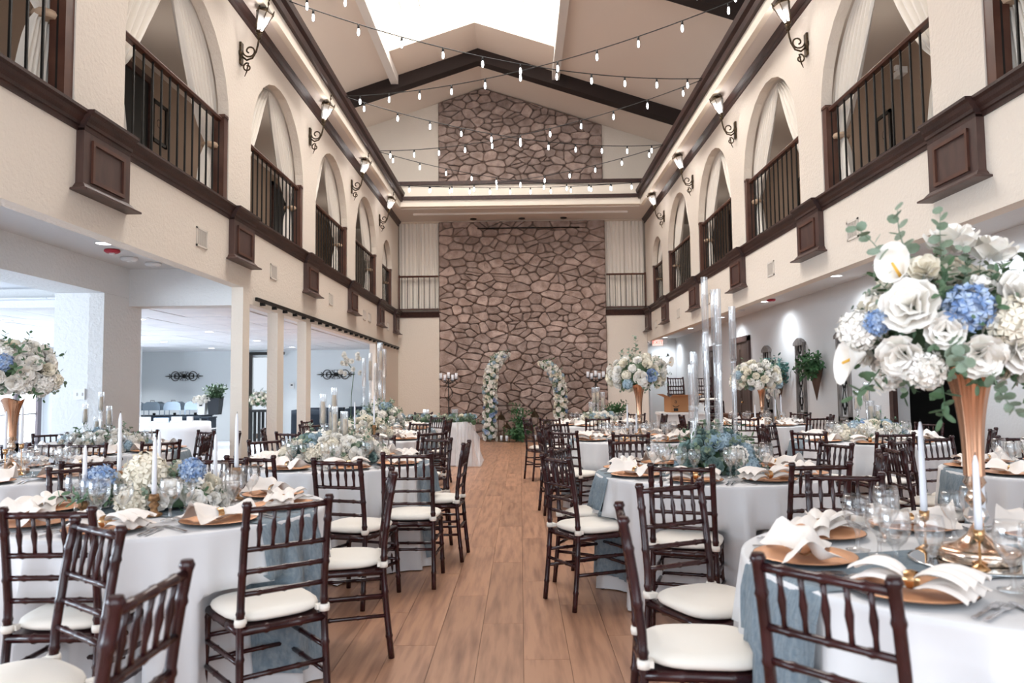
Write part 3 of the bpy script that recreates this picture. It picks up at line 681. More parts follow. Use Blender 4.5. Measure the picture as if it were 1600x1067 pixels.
# ================================================================ chiavari chairs
def bamboo(mb, a, b, r, knots, n=8):
    a, b = Vector(a), Vector(b); L = (b-a).length; pts = []; rad = []
    ts = [(0, r)]
    for k in knots: ts += [(k-.012/L, r), (k, r*1.28), (k+.012/L, r)]
    ts.append((1, r)); ts = sorted(ts)
    for t, q in ts: pts.append(a+(b-a)*t); rad.append(q)
    mb.tube(pts, rad, n); return mb
def chair_meshes():
    P = []
    def add(name, mb, m, **kw): P.append((name, mb.mesh(name, m), kw))
    for s in (-1, 1):
        mb = MB()   # rear leg and post in one bent stick
        pts = [(s*.175, -.235, 0), (s*.172, -.212, .22), (s*.168, -.195, .43), (s*.166, -.20, .56), (s*.165, -.222, .73), (s*.164, -.25, .905)]
        pp, rr = [], []
        for i in range(len(pts)-1):
            a, b = Vector(pts[i]), Vector(pts[i+1]); L = (b-a).length
            pp += [a, a+(b-a)*.25, a+(b-a)*(.5-.012/L), a+(b-a)*.5, a+(b-a)*(.5+.012/L)]; rr += [.0155]*3+[.019]+[.0155]
        pp += [Vector(pts[-1])-Vector((0, 0, .012)), Vector(pts[-1]), Vector(pts[-1])+Vector((0, 0, .014))]; rr += [.0155, .021, .015]
        mb.tube(pp, rr, 8); add('back_post', mb, M_chair)
        mb = MB(); bamboo(mb, (s*.19, .215, 0), (s*.175, .195, .43), .0155, [.25, .5, .72, .93]); add('front_leg', mb, M_chair)
    mb = MB()
    for a, b in (((-.175, .195, .425), (.175, .195, .425)), ((-.168, -.195, .425), (.168, -.195, .425)), ((-.175, .195, .425), (-.168, -.195, .425)), ((.175, .195, .425), (.168, -.195, .425))): bamboo(mb, a, b, .017, [.3, .7])
    mb.b2(-.17, .17, -.19, .19, .425, .44); add('seat_frame', mb, M_chair)
    # cushion
    mb = MB()
    def cu(u, v):
        a = 2*PI*u; ph = -PI/2+PI*v; c = math.cos(ph)**.28 if math.cos(ph) > 0 else 0; w = .195+.012*math.sin(a)
        ex = abs(math.cos(a))**.62*math.copysign(1, math.cos(a)); ey = abs(math.sin(a))**.62*math.copysign(1, math.sin(a))
        return (ex*w*c, ey*.20*c+.005, .465+.024*math.sin(ph)*(1 if ph < 0 else 1.15))
    mb.grid(cu, 28, 9, close=True); add('seat_cushion', mb, M_cush)
    mb = MB()
    for s in (-1, 1): mb.lathe([(.021, -.014), (.023, 0), (.021, .014)], (s*.168, -.196, .462), 10); mb.b2(s*.16-.02, s*.16+.02, -.19, -.165, .452, .472)
    add('cushion_tie', mb, M_cush)
    def yb(z): return -.20-(z-.56)*.145
    for z, nm in ((.885, 'top_rail'), (.735, 'cross_rail'), (.65, 'cross_rail'), (.565, 'cross_rail')):
        mb = MB(); bamboo(mb, (-.166, yb(z), z), (.166, yb(z), z), .0125 if nm == 'top_rail' else .0105, [.2, .5, .8], 7); add(nm, mb, M_chair)
    for i in range(5):
        x = -.166+.332*(i+1)/6; mb = MB(); mb.tube([(x, yb(.735), .735), (x, yb(.76), .77), (x, yb(.8), .81), (x, yb(.83), .84), (x, yb(.885), .885)], [.008, .007, .0115, .007, .008], 6); add('spindle', mb, M_chair)
    def leg(s, f, z):
        t = z/.43
        return (s*(.19-.015*t), .215-.02*t, z) if f else (s*(.175-.007*t), -.235+.04*t, z)
    for s in (-1, 1):
        for z in (.20, .30): mb = MB(); bamboo(mb, leg(s, 1, z), leg(s, 0, z+.01), .0105, [.33, .66], 6); add('stretcher', mb, M_chair)
    for f, zz in ((1, (.22, .32)), (0, (.26,))):
        for z in zz: mb = MB(); bamboo(mb, leg(-1, f, z), leg(1, f, z), .0105, [.33, .66], 6); add('stretcher', mb, M_chair)
    return P
CH = chair_meshes()
TB = dict(R1=(1.50,2.47),R2=(1.27,5.12),R3=(1.30,8.45),R4=(1.2,11.9),R5=(3.62,7.95),R6=(3.55,11.4),R7=(3.6,5.0),L1=(-1.75,3.72),L2=(-1.48,6.05),L3=(-1.88,8.95),L4=(-2.05,11.2),L5=(-4.15,7.55),L6=(-3.66,5.38))
TN = dict(R1='front right gold-vase table', R2='tall glass-tube table', R3='middle gold-vase table', R4='low-flower table nearest the chimney', R5='blue-and-white flower table', R6='far gold-vase wall table', R7='right-edge table',
          L1='front left taper-candle table', L2='left tube-candle table', L3='second left taper-candle table', L4='far left tall-tube table', L5='pillar-side flower table', L6='left-edge tall-vase table', S='garland table')
ROT = {k: 22.5 for k in TB}; ROT['R1'] = -5+45; ROT['L1'] = 2
def sector(t, ang):
    a = ang % 360; i = int((a+22.5)//45) % 8
    aisle, outer = ('wall', 'aisle') if t[0] == 'R' else ('aisle', 'window')
    return [aisle+' side', 'chimney-'+aisle+' corner', 'chimney side', 'chimney-'+outer+' corner', outer+' side', 'camera-'+outer+' corner', 'camera side', 'camera-'+aisle+' corner'][i]
USED = {}
def uniq(l, alts):
    if l not in USED: USED[l] = 1; return l
    for a in alts:
        if l+a not in USED: USED[l+a] = 1; return l+a
    print('DUP', l); return l
CHAIRS = []
def chair(t, x, y, f, label=None, z=0):
    """x, y: middle of the top rail; f: facing in degrees"""
    fr = math.radians(f); ox, oy = x+.24*math.cos(fr), y+.24*math.sin(fr)
    if label is None:
        c = TB.get(t, (-1.35, 13.6)); ang = math.degrees(math.atan2(oy-c[1], ox-c[0]))
        label = uniq('mahogany chiavari chair at the %s of the %s' % (sector(t, ang), TN[t]), (', outer', ', turned', ', pulled out'))
    o = thing('chiavari_chair', label, 'chair', (ox, oy, z), fr-PI/2, 'chiavari chairs')
    far = oy > 9.3
    for n, m, kw in CH:
        if far and n in ('cushion_tie',): continue
        inst(n, m, o)
    if z == 0: CHAIRS.append((ox, oy, fr))
    return o
for t, x, y, f in (('L1',-1.75,2.80,91), ('L1',-1.39,2.46,233), ('L1',-.91,2.96,128), ('L1',-.69,4.01,192), ('L2',-.77,5.12,90), ('L2',-1.14,4.69,72), ('L2',-.45,6.09,176),
    ('L3',-.90,7.67,128), ('L2',-.75,6.67,235), ('L3',-1.32,9.85,240), ('L4',-1.04,10.77,170), ('L4',-1.33,12.0,225), ('L4',-1.93,12.25,265), ('L3',-1.58,7.45,100), ('L2',-1.34,7.02,265),
    ('L2',-1.78,4.97,82), ('L1',-1.92,4.84,262), ('L5',-4.33,8.6,275), ('L5',-3.17,6.63,140), ('L5',-3.50,8.35,232), ('L5',-3.14,7.50,190), ('L4',-3.1,10.95,350), ('L3',-2.70,9.72,318),
    ('L5',-5.1,8.15,315), ('L6',-4.08,6.50,278), ('L6',-3.70,6.42,265), ('L1',-2.58,4.42,318), ('L6',-2.74,4.80,130), ('L5',-2.98,7.95,201), ('L3',-2.93,8.60,15), ('L2',-2.26,6.7,318), ('L3',-2.42,7.85,62),
    ('R1',.70,1.79,41), ('R1',.35,2.61,355), ('R1',.66,3.35,296), ('R2',.87,4.14,72), ('R2',.22,4.73,28), ('R3',.42,7.55,55), ('R2',.29,5.46,335), ('R3',.21,8.19,8), ('R4',.10,11.15,20), ('R4',.42,10.85,55),
    ('R3',.46,9.30,310), ('R3',.30,8.85,345), ('R4',1.05,12.95,275), ('R2',.88,6.17,284), ('R3',1.03,7.12,82), ('R3',1.42,9.60,262), ('R4',1.92,12.6,228), ('R4',2.25,11.9,182), ('R3',2.15,9.15,215),
    ('R6',3.78,12.5,265), ('R6',3.05,10.3,72), ('R5',2.80,8.55,318), ('R5',2.67,7.05,42), ('R6',3.98,10.2,108), ('R6',4.42,12.0,222), ('R6',4.5,11.0,165), ('R2',2.32,5.63,198), ('R2',1.63,4.16,96),
    ('R1',1.55,3.66,256), ('R2',2.26,4.80,162), ('R7',2.92,5.84,312), ('R5',3.30,6.72,92), ('R5',4.50,8.40,205), ('R5',4.42,7.15,140), ('R7',4.0,6.10,262), ('R5',3.88,9.02,262),
    ('R7',3.35,6.15,285), ('R7',2.52,5.15,355), ('R7',2.95,4.15,55), ('R7',3.5,3.85,85), ('R5',2.52,7.9,0), ('R4',1.1,10.85,85), ('R6',2.45,11.5,0), ('L5',-4.6,6.6,70), ('L4',-2.3,10.1,75), ('L6',-4.8,5.6,345), ('R1',2.35,3.2,220)):
    chair(t, x, y, f)
chair(None, -.84, 1.72, 180, 'dark chiavari chair cut by the bottom edge, facing left')
for i, x in enumerate((-1.85, -1.2)): chair(None, x, 14.35, 270, 'chiavari chair behind the garland table, %s' % ('beside the left wall', 'nearer the flower pillar')[i])
# stacks of chairs by the right aisle
for sx_, sy_, nn, l in ((3.05, 14.6, 5, 'by the cardboard box'), (3.75, 15.2, 5, 'behind the tall tubes')):
    for k in range(nn):
        chair(None, sx_, sy_+.24, 285, 'chiavari chair in the stack %s, %s' % (l, ['at the bottom', 'second up', 'third up', 'fourth up', 'on top'][k]), .001+k*.155)

# ================================================================ table linen
def clothR(t, th, z):
    """radius of the hanging cloth at angle th and height z"""
    d = (.76-z)/.76; rg = t['ph']
    w = math.sin(15*th+rg+.9*math.sin(3*th+rg)); r = .765+.055*d+.050*min(1, d*3.2)*(1-2*abs(w)**.75)*(.65+.35*math.sin(4*th+rg))+.012*d*math.sin(29*th+2*rg)
    for (cx, cy, ca, cf) in t['ch']:
        # seat front footprint, pushed in where the seat slides under
        for step in range(14):
            px, py = t['c'][0]+r*math.cos(th), t['c'][1]+r*math.sin(th)
            dx, dy = px-cx, py-cy; fx = dx*math.cos(cf)+dy*math.sin(cf); lx = abs(-dx*math.sin(cf)+dy*math.cos(cf))
            if (fx/.27 if fx > 0 else 0)**2+(lx/.25)**2 < 1 and fx > -.3 and z < .52: r -= .02
            else: break
    return max(r, .38)
TABS = {}
def table_linen(k, runner=True):
    c = TB[k]; t = dict(c=c, ph=rnd.uniform(0, 6), ch=[(x, y, 0, f) for (x, y, f) in CHAIRS if math.hypot(x-c[0], y-c[1]) < 1.15]); TABS[k] = t
    zz = [.757, .74, .70, .64, .57, .52, .48, .42, .34, .26, .18, .10, .05, .008]
    near = c[1] < 9; N = 200 if near else 110
    def fn(u, v):
        th = 2*PI*u; j = round(v*(len(zz)+3))
        if j < 4: r = (0.001, .4, .70, .752)[j]; return (r*math.cos(th), r*math.sin(th), .76)
        z = zz[j-4]; r = clothR(t, th, z)
        return (r*math.cos(th), r*math.sin(th), z)
    o = MB().grid(fn, N, len(zz)+4, close=True).build('tablecloth', M_cloth); o.location = (c[0], c[1], 0)
    tag(o, 'white floor-length tablecloth on the '+TN[k], 'tablecloth', 'round white tablecloths')
    if runner:
        hw = .20; rr = math.radians(dict(L1=-20, R1=12, L2=-10, R2=5).get(k, 0)); cr, sr = math.cos(rr), math.sin(rr)
        def rn(u, v):
            y = (u-.5)*2*hw*(1+.05*math.sin(v*9)); s = (v-.5)*2*1.42
            s0 = math.sqrt(.76**2-y*y)
            sg = math.copysign(1, s)
            if abs(s) < s0: return (s*cr-y*sr, s*sr+y*cr, .7645+.0012*math.sin(u*40)+.001*math.sin(v*60))
            drop = abs(s)-s0; z = max(.76-drop, .03+.02*u); dd = min(1, drop/.08)
            th0 = math.atan2(y, sg*s0); sp = 1-.25*min(1, drop*1.5); th = math.atan2(y*sp, sg*math.sqrt(.76**2-(y*sp)**2))+rr
            r = max(clothR(t, th+q, z) for q in (-.03, 0, .03))+.014*dd+.006*math.sin(u*38)*dd
            return (r*math.cos(th), r*math.sin(th), z if drop > .02 else .7645-drop)
        o = MB().grid(rn, 22, 90).build('table_runner', M_run); o.location = (c[0], c[1], .001)
        tag(o, 'slate blue gauze runner across the '+TN[k], 'table runner', 'slate blue runners')
for k in TB: table_linen(k)

# ================================================================ place settings
def ngeo():
    mb = MB()
    for s in (-1, 1):
        L = .14 if s > 0 else .12; W = .085 if s > 0 else .055
        def fn(u, v):
            y = (v-.5)*2*(.018+W*u**.8); x = s*(.008+L*u)
            return (x, y*(1+.1*math.sin(u*5)), .028+.030*abs(math.sin(v*PI*(3.0 if s > 0 else 2)+.6))*u**.7*(1.5-u)+.028*u*(1-u)*2)
        mb.grid(fn, 9, 15); 
        def fn2(u, v):
            p = fn(u, v); return (p[0], p[1], max(.009, p[2]-.026))
        mb.grid(fn2, 9, 15)
    return mb.mesh('napkin', M_nap)
NAPK = [ngeo()]
def ngeo2():
    mb = MB()
    def fn(u, v):
        x = (u-.5)*.27; w = .03+.075*abs(u-.42)**.8*1.6; y = (v-.5)*2*w
        return (x, y, .016+.045*math.exp(-((v-.5-.22*math.sin(u*7))/.22)**2)*(.4+abs(u-.42)*1.6)+.008*math.sin(v*11+u*6))
    mb.grid(fn, 15, 13); return mb.mesh('napkin', M_nap)
NAPK.append(ngeo2())
RING = MB().lathe([(.024, -.014), (.027, 0), (.024, .014)], n=12, caps=False).xf(Matrix.Rotation(PI/2, 4, 'Y')).xf(Matrix.Translation((0, 0, .032))).mesh('napkin_ring', M_gold2)
PL1 = MB().lathe([(.0, .004), (.105, .004), (.118, .010), (.160, .0165), (.162, .014)], n=36, caps=False).mesh('plate_face', M_plate)
PL2 = MB().lathe([(.10, .0), (.118, .003), (.1635, .0125), (.1635, .0150), (.160, .0155)], n=36, caps=False).mesh('plate_edge', M_platee)
GOB = MB().lathe([(.0, .002), (.034, .002), (.036, .004), (.012, .009), (.006, .018), (.0055, .05), (.011, .066), (.027, .082), (.038, .105), (.041, .13), (.038, .155), (.035, .168), (.034, .168)], n=18, caps=False).mesh('goblet_glass', M_glass)
WAT = MB().lathe([(.010, .069), (.025, .083), (.036, .106), (.039, .128), (.0, .128)], n=16, caps=False).mesh('water', M_water)
def cutl(fork):
    mb = MB(); mb.add([(-.006, -.10, .003), (.006, -.10, .003), (.0035, .02, .004), (-.0035, .02, .004), (-.006, -.10, .0), (.006, -.10, .0), (.0035, .02, .001), (-.0035, .02, .001)], [(0,1,2,3),(7,6,5,4),(0,4,5,1),(1,5,6,2),(2,6,7,3),(3,7,4,0)])
    if fork:
        mb.b2(-.011, .011, .02, .045, .003, .005)
        for i in range(4): mb.b2(-.011+i*.0063, -.0085+i*.0063, .045, .085, .003, .005)
    else: mb.b2(-.008, .007, .02, .11, .001, .003)
    return mb.mesh('fork' if fork else 'knife', M_sil)
FORK, KNIFE = cutl(True), cutl(False)
for k, c in TB.items():
    for i in range(8):
        th = math.radians(ROT[k]+45*i); sec = sector(k, math.degrees(th)); tz = .7655
        def P(r, s): return (c[0]+r*math.cos(th)-s*math.sin(th), c[1]+r*math.sin(th)+s*math.cos(th), tz)
        rz = th+PI/2
        t = thing('charger_plate', uniq('rose-gold charger plate at the %s of the %s' % (sec, TN[k]), ()), 'plate', P(.575, 0), rz, 'rose-gold charger plates')
        inst('plate_face', PL1, t); inst('plate_edge', PL2, t)
        x, y, z = P(.575, 0)
        t = thing('folded_napkin', uniq('blush napkin in a gold ring, %s of the %s' % (sec, TN[k]), ()), 'napkin', (x, y, z+.004), rz+rnd.uniform(-.25, .25)+(PI if rnd.random() < .5 else 0), 'ringed blush napkins')
        inst('napkin', NAPK[rnd.random() < .4], t, sc=(1.12, 1.12, 1.35)); inst('napkin_ring', RING, t)
        for q, (r, s) in enumerate(((.37, -.13), (.33, -.045))):
            if q and c[1] > 9: continue
            t = thing('water_goblet', uniq('%s at the %s of the %s' % (('stemmed water goblet', 'inner stemmed goblet')[q], sec, TN[k]), ()), 'glass', P(r+rnd.uniform(-.012, .012), s), 0, 'stemmed goblets')
            inst('goblet_glass', GOB, t, sc=1.13 if q == 0 else 1.04); 
            if c[1] < 9: inst('water', WAT, t, sc=1.13 if q == 0 else 1.04)
        if c[1] < 6.5:
            for q, (s, me, nm) in enumerate(((.195, FORK, 'fork'), (.222, FORK, 'fork'), (-.195, KNIFE, 'knife'))):
                o = inst(nm, me, None, P(.60, s), (0, 0, rz)); tag(o, uniq('silver %s%s at the %s of the %s' % (('outer ' if q == 1 else ''), nm, sec, TN[k]), ()), nm, 'silver cutlery')

# ================================================================ flowers
def petal(mb, M, w, h, curl, n=4):
    def fn(u, v):
        a = (u-.5)*2; x = a*w*math.sin(PI*(.12+.80*v))*1.0; z = h*v; y = curl*v*v*h + .30*w*a*a*(1-v*.6)
        return tuple(M @ Vector((x, -y+.0, z)))
    mb.grid(fn, n, n)
def rose_mesh(name, m, full=1.0):
    mb = MB()
    for ring, (cnt, tilt, h, w, off, curl) in enumerate(((6, 62, .95, .62, .12, -.18), (5, 42, .85, .55, .10, -.05), (4, 24, .72, .45, .07, .08), (3, 8, .58, .34, .04, .15))):
        for i in range(cnt):
            a = 2*PI*i/cnt+ring*.7
            M = Matrix.Rotation(a, 4, 'Z') @ Matrix.Translation((0, -off, -.15+.09*ring)) @ Matrix.Rotation(math.radians(tilt*full), 4, 'X')
            petal(mb, M, w, h, curl)
    return mb.mesh(name, m)
def hyd_mesh(m, n=46):
    mb = MB(); rg = random.Random(3)
    for i in range(n):
        zz = 1-1.55*(i+.5)/n; r = math.sqrt(max(0, 1-zz*zz)); a = i*2.39996
        d = Vector((r*math.cos(a), r*math.sin(a), zz)); q = d.to_track_quat('Z', 'Y').to_matrix().to_4x4()
        for j in range(4):
            M = Matrix.Translation(d*(.66+.10*((i*7)%3)/2)) @ q @ Matrix.Rotation(j*PI/2+i, 4, 'Z')
            mb.add([tuple(M @ Vector(v)) for v in ((0, 0, 0), (.19, .03, .09), (.21, .21, .03+.05*(i%3)), (.03, .19, .09))], [(0,1,2,3)])
    mb.lathe([(.001, -.5), (.45, -.35), (.62, .1), (.4, .5), (.001, .62)], n=10)
    return mb.mesh('hydrangea', m)
def lily_mesh():
    mb = MB()
    def fn(u, v):
        a = 2*PI*u; r = .10+.62*v**1.8; return (r*math.cos(a), r*math.sin(a), 1.1*v+.45*v*v*(math.cos(a))-.3)
    mb.grid(fn, 14, 7, close=True); return mb.mesh('calla_lily', M_rose)
LILYC = MB().tube([(0, 0, 0), (0, 0, .75)], [.07, .05], 6).mesh('spadix', M_yel)
def sprig_mesh(name, m, rnd_leaf=True, n=11, L=1.0):
    mb = MB(); rg = random.Random(5)
    pts = [(0.10*math.sin(i*.5), .06*i*i/36, L*i/6) for i in range(7)]; mb.tube(pts, [.014-.0016*i for i in range(7)], 4)
    for i in range(n):
        f = (i+1.2)/(n+.6); x = .10*math.sin(f*6*.5); y = .06*(f*6)**2/36; z = L*f; a = i*2.4
        s = (.15-.05*f) if rnd_leaf else (.24-.08*f); w = s*(.95 if rnd_leaf else .42)
        M = Matrix.Translation((x, y, z)) @ Matrix.Rotation(a, 4, 'Z') @ Matrix.Rotation(math.radians(60+rg.uniform(-18, 18)), 4, 'X') @ Matrix.Rotation(rg.uniform(-.5, .5), 4, 'Z')
        ring = [(w*math.sin(t)*.8, 0, s*(1-math.cos(t))*.75) for t in [2*PI*q/8 for q in range(8)]]
        vs = [tuple(M @ Vector((p[0], p[1]+.05*s*math.cos(p[2]*9), p[2]))) for p in ring]; vs.append(tuple(M @ Vector((0, .12*s, s*.75))))
        mb.add(vs, [(q, (q+1) % 8, 8) for q in range(8)], True)
    return mb.mesh(name, m)
FM = dict(rose=rose_mesh('rose', M_rose), cream=rose_mesh('rose', M_creamf, .85), hyd_w=hyd_mesh(M_rose), hyd_c=hyd_mesh(M_creamf), hyd_b=hyd_mesh(M_blue), hyd_p=hyd_mesh(M_pblue), rose_p=rose_mesh('rose', M_pblue), rose_b=rose_mesh('rose', M_blue), rose_g=rose_mesh('succulent', M_succ, .75), lily=lily_mesh(),
          euc=sprig_mesh('eucalyptus_sprig', M_euc), leafy=sprig_mesh('leaf_sprig', M_leaf, False, 9), fern=sprig_mesh('fern_frond', M_fern, False, 13, 1.2), bud=sprig_mesh('bud_sprig', M_rose, True, 12, .9))
FN = dict(rose='rose', cream='rose', hyd_w='hydrangea', hyd_c='hydrangea', hyd_b='hydrangea', hyd_p='hydrangea', rose_p='rose', rose_b='rose', rose_g='succulent', lily='calla_lily', euc='eucalyptus_sprig', leafy='leaf_sprig', fern='fern_frond', bud='bud_sprig')
def place(parent, kind, pos, d, size, rg):
    q = Vector(d).to_track_quat('Z', 'Y') @ Matrix.Rotation(rg.uniform(0, 6.28), 3, 'Z').to_quaternion()
    o = inst(FN[kind], FM[kind], parent, pos); o.rotation_mode = 'QUATERNION'; o.rotation_quaternion = q; o.scale = (size,)*3
    if kind in ('hyd_b', 'rose_b'): o['label'] = 'blue bloom'
    if kind == 'lily': s = inst('spadix', LILYC, o)
    return o
def arrangement(label, c, rad, nfl_, mix, size, greens, ngr, seed, grp='flower arrangements', low=-.55, extra=(), glen=.9):
    """ellipsoid of flowers; rad=(rx,ry,rz); low = lowest sphere height used"""
    nfl = int(nfl_*1.25); rg = random.Random(seed); t = thing('flower_arrangement', label, 'flowers', c, 0, grp)
    core = MB()
    def fn(u, v):
        a = 2*PI*u; ph = -PI/2+PI*v; w = .58+.06*math.sin(5*a+3*ph); return (rad[0]*w*math.cos(a)*math.cos(ph), rad[1]*w*math.sin(a)*math.cos(ph), max(rad[2]*w*math.sin(ph), low*rad[2]))
    core.grid(fn, 18, 10, close=True); core.build('moss_core', M_leaf, t)
    ex = [Vector(e[1]).normalized() for e in extra]
    for e in extra: place(t, e[0], (rad[0]*e[1][0], rad[1]*e[1][1], rad[2]*e[1][2]), e[1], e[2], rg)
    for i in range(nfl):
        zz = 1-(1-low)*(i+.5)/nfl; r = math.sqrt(max(0, 1-zz*zz)); a = i*2.39996+seed
        d = Vector((r*math.cos(a), r*math.sin(a), zz))
        if any(d.dot(e) > .945 for e in ex): continue
        k = mix[rg.randrange(len(mix))]; w = rg.uniform(.80, 1.0); s = size*rg.uniform(.75, 1.2)*(1.15 if k.startswith('hyd') else 1)
        place(t, k, (d.x*rad[0]*w, d.y*rad[1]*w, d.z*rad[2]*w), (d.x+rg.uniform(-.2, .2), d.y+rg.uniform(-.2, .2), d.z+rg.uniform(-.1, .2)), s, rg)
    for i in range(ngr):
        zz = 1-(1-low)*(i+.5)/ngr; r = math.sqrt(max(0, 1-zz*zz)); a = i*2.39996+seed*1.7
        d = Vector((r*math.cos(a), r*math.sin(a), zz)); k = greens[rg.randrange(len(greens))]
        place(t, k, (d.x*rad[0]*.68, d.y*rad[1]*.68, d.z*rad[2]*.68), (d.x+rg.uniform(-.35, .35), d.y+rg.uniform(-.35, .35), d.z+rg.uniform(-.25, .25)), size*glen*rg.uniform(1.9, 3.2), rg)
    return t
MIXT = ['rose', 'rose', 'cream', 'hyd_w', 'rose', 'cream', 'hyd_c']
GRN = ['euc', 'leafy', 'euc', 'bud', 'leafy']

def trumpet(label, x, y, zt, z0=.766, n=20, rt=.078):
    t = thing('trumpet_vase', label, 'vase', (x, y, z0), 0, 'tall trumpet vases'); H = zt-z0
    def tr(u, v):
        a = 2*PI*u; f = v; r = (.030+(rt-.030)*f**2.6)*(1+.05*math.sin(9*a)*(1-.3*f)); return (r*math.cos(a), r*math.sin(a), .265+(H-.265)*f+(.012*math.sin(3*a) if v > .97 else 0))
    MB().grid(tr, 54 if n > 24 else 27, 16, close=True).build('trumpet', M_gold, t)
    MB().lathe([(.030, .27), (.026, .262), (.034, .245), (.018, .222), (.020, .215), (.031, .19), (.016, .168), (.010, .165)], n=n, caps=False).build('collar', M_merc, t)
    MB().lathe([(.008, .17), (.028, .16), (.038, .14), (.028, .12), (.008, .112)], n=9, smooth=False).build('crystal_ball', M_crys, t)
    MB().lathe([(.010, .115), (.016, .105), (.030, .08), (.062, .052), (.098, .042), (.114, .038), (.117, .03), (.117, .003), (.11, 0)], n=32).build('base', M_merc2, t)
    return t
def candlestick(label, x, y, h, L, m=None, z0=.766, wood=False):
    m = m or M_gold2; t = thing('taper_candlestick', label, 'candlestick', (x, y, z0), 0, 'taper candles in brass holders')
    if wood: MB().lathe([(.038, 0), (.036, .012), (.018, .02), (.014, .035), (.026, .05), (.014, .065), (.018, h*.7), (.014, h*.75), (.027, h-.03), (.020, h)], n=12).build('stem', m, t)
    else:
        MB().lathe([(.032, 0), (.033, .004), (.014, .018), (.004, .024), (.0035, h-.035)], n=14).build('stem', m, t)
        MB().lathe([(.004, h-.038), (.014, h-.03), (.017, h), (.013, h), (.013, h-.02)], n=12, caps=False).build('cup', m, t)
    MB().lathe([(.011, h-.02), (.0115, h+.03), (.0085, h+L*.9), (.004, h+L), (.0, h+L+.004)], n=10).build('taper_candle', M_wax, t)
    MB().tube([(0, 0, h+L), (.001, 0, h+L+.012)], .0012, 4).build('wick', M_black, t)
    return t
def tube(label, x, y, top, cl=.20, candle=None, r=.031, z0=.766, sr=.014):
    t = thing('candle_tube', label, 'candle holder', (x, y, z0), 0, 'glass tube candle holders'); H = top-z0
    MB().lathe([(.045, 0), (.045, .006), (sr, .012), (sr, H-cl-.02), (sr*1.5, H-cl)], n=12).build('stem', M_tube if sr > .015 else M_crys, t)
    MB().lathe([(r*.5, H-cl), (r, H-cl+.008), (r, H)], n=16, caps=False).build('glass_sleeve', M_tube, t)
    if candle: MB().lathe([(.001, H-cl+.008), (r*.62, H-cl+.01), (r*.62, H-cl*candle), (.001, H-cl*candle)], n=12).build('candle', M_waxy, t)
    return t

# --- R1 : big bouquet in the gold trumpet vase
c = TB['R1']; vx, vy = 1.45, 2.45
o = MB().lathe([(.20, 0), (.20, .005), (.19, .006)], (0, 0, 0), 40).build('mirror_tray', mat('mirror', '#cfd6da', .04, 1)); o.location = (vx, vy, .7665); tag(o, 'round mirror tray under the big gold trumpet vase', 'tray')
trumpet('rose-gold trumpet vase holding the big bouquet at right', vx, vy, 1.40, z0=.773, n=32, rt=.080)
arrangement('big bouquet of white roses, callas, blue hydrangea and eucalyptus at right', (1.46, 2.50, 1.51), (.36, .27, .215), 96, MIXT+['lily'], .055, GRN+['leafy', 'leafy'], 130, 3, low=-.78,
    extra=(('hyd_b', (-.33, -.92, .22), .085), ('rose', (-.70, -.68, .26), .098), ('rose', (-.76, -.58, -.40), .08), ('rose', (-.24, -.88, -.42), .078), ('rose', (.08, -.92, -.36), .078), ('rose', (.10, -.88, .40), .078), ('hyd_c', (-.02, -.97, .02), .085), ('lily', (-1.05, -.30, -.40), .085), ('lily', (-.72, -.50, .75), .08), ('rose', (-.22, -.4, 1.25), .088), ('rose', (.12, -.4, 1.1), .08), ('cream', (-.55, -.6, .80), .06), ('hyd_b', (-.92, -.45, .08), .05), ('rose', (.42, -.85, .2), .085), ('rose', (-.50, -.85, -.08), .065), ('hyd_w', (-1.0, -.2, -.02), .08), ('hyd_w', (-.62, -.7, -.62), .07), ('rose', (.42, -.8, -.45), .075),
           ('euc', (-.40, -.86, -.28), .20), ('euc', (-.15, -.9, -.7), .18), ('euc', (-.5, -.35, .9), .22), ('euc', (-.72, -.3, .75), .22), ('euc', (-.35, -.5, .85), .2), ('euc', (.62, -.4, .8), .2), ('euc', (.35, -.5, .8), .2), ('leafy', (.5, -.7, -.7), .22), ('leafy', (-.45, -.6, -.8), .16), ('leafy', (.25, -.7, -.8), .18), ('leafy', (-.9, -.4, -.6), .16)))
candlestick('taper in brass holder left of the big gold vase', 1.375, 2.62, .135, .30); candlestick('taper in brass holder before the big gold vase', 1.385, 2.33, .125, .22); candlestick('taper in brass holder behind the big gold vase', 1.56, 2.60, .135, .26)
o = MB().lathe([(.0, 0), (.022, .004), (.03, .018), (.02, .034), (.004, .04)], (0, 0, 0), 8, smooth=False).build('votive_crystal', M_crys); o.location = (1.345, 2.50, .774); tag(o, 'small faceted crystal votive beside the big gold vase base', 'votive')
# --- R2 : eucalyptus with tall tubes
c = TB['R2']; rg = random.Random(5)
arrangement('wide eucalyptus, succulent and blue centrepiece right of the aisle', (1.30, 5.08, .80), (.25, .21, .24), 34, ['rose_g', 'rose_p', 'hyd_w', 'rose_g', 'hyd_c', 'hyd_p', 'rose_g'], .062, ['euc', 'euc', 'leafy'], 70, 8, low=-.12, extra=(('hyd_w', (.35, -.9, .35), .085), ('rose_g', (-.25, -.95, .1), .08), ('rose_g', (-.75, -.6, .2), .075)))
for i, (x, top) in enumerate(((1.13, 1.48), (1.17, 1.57), (1.205, 1.56), (1.245, 2.07), (1.27, 1.70), (1.315, 1.98), (1.345, 1.78), (1.37, 1.88), (1.425, 1.87), (1.335, 2.0))):
    tube('tall clear glass tube above the eucalyptus, %s' % ['leftmost short one', 'second short one', 'third short one', 'the tallest', 'behind the tallest', 'middle of the tall ones', 'lower middle one', 'right of the middle', 'rightmost', 'back of the tall middle ones'][i], x, 5.1+((i*37) % 5-2)*.055, top, .36, None, .023, sr=.016)
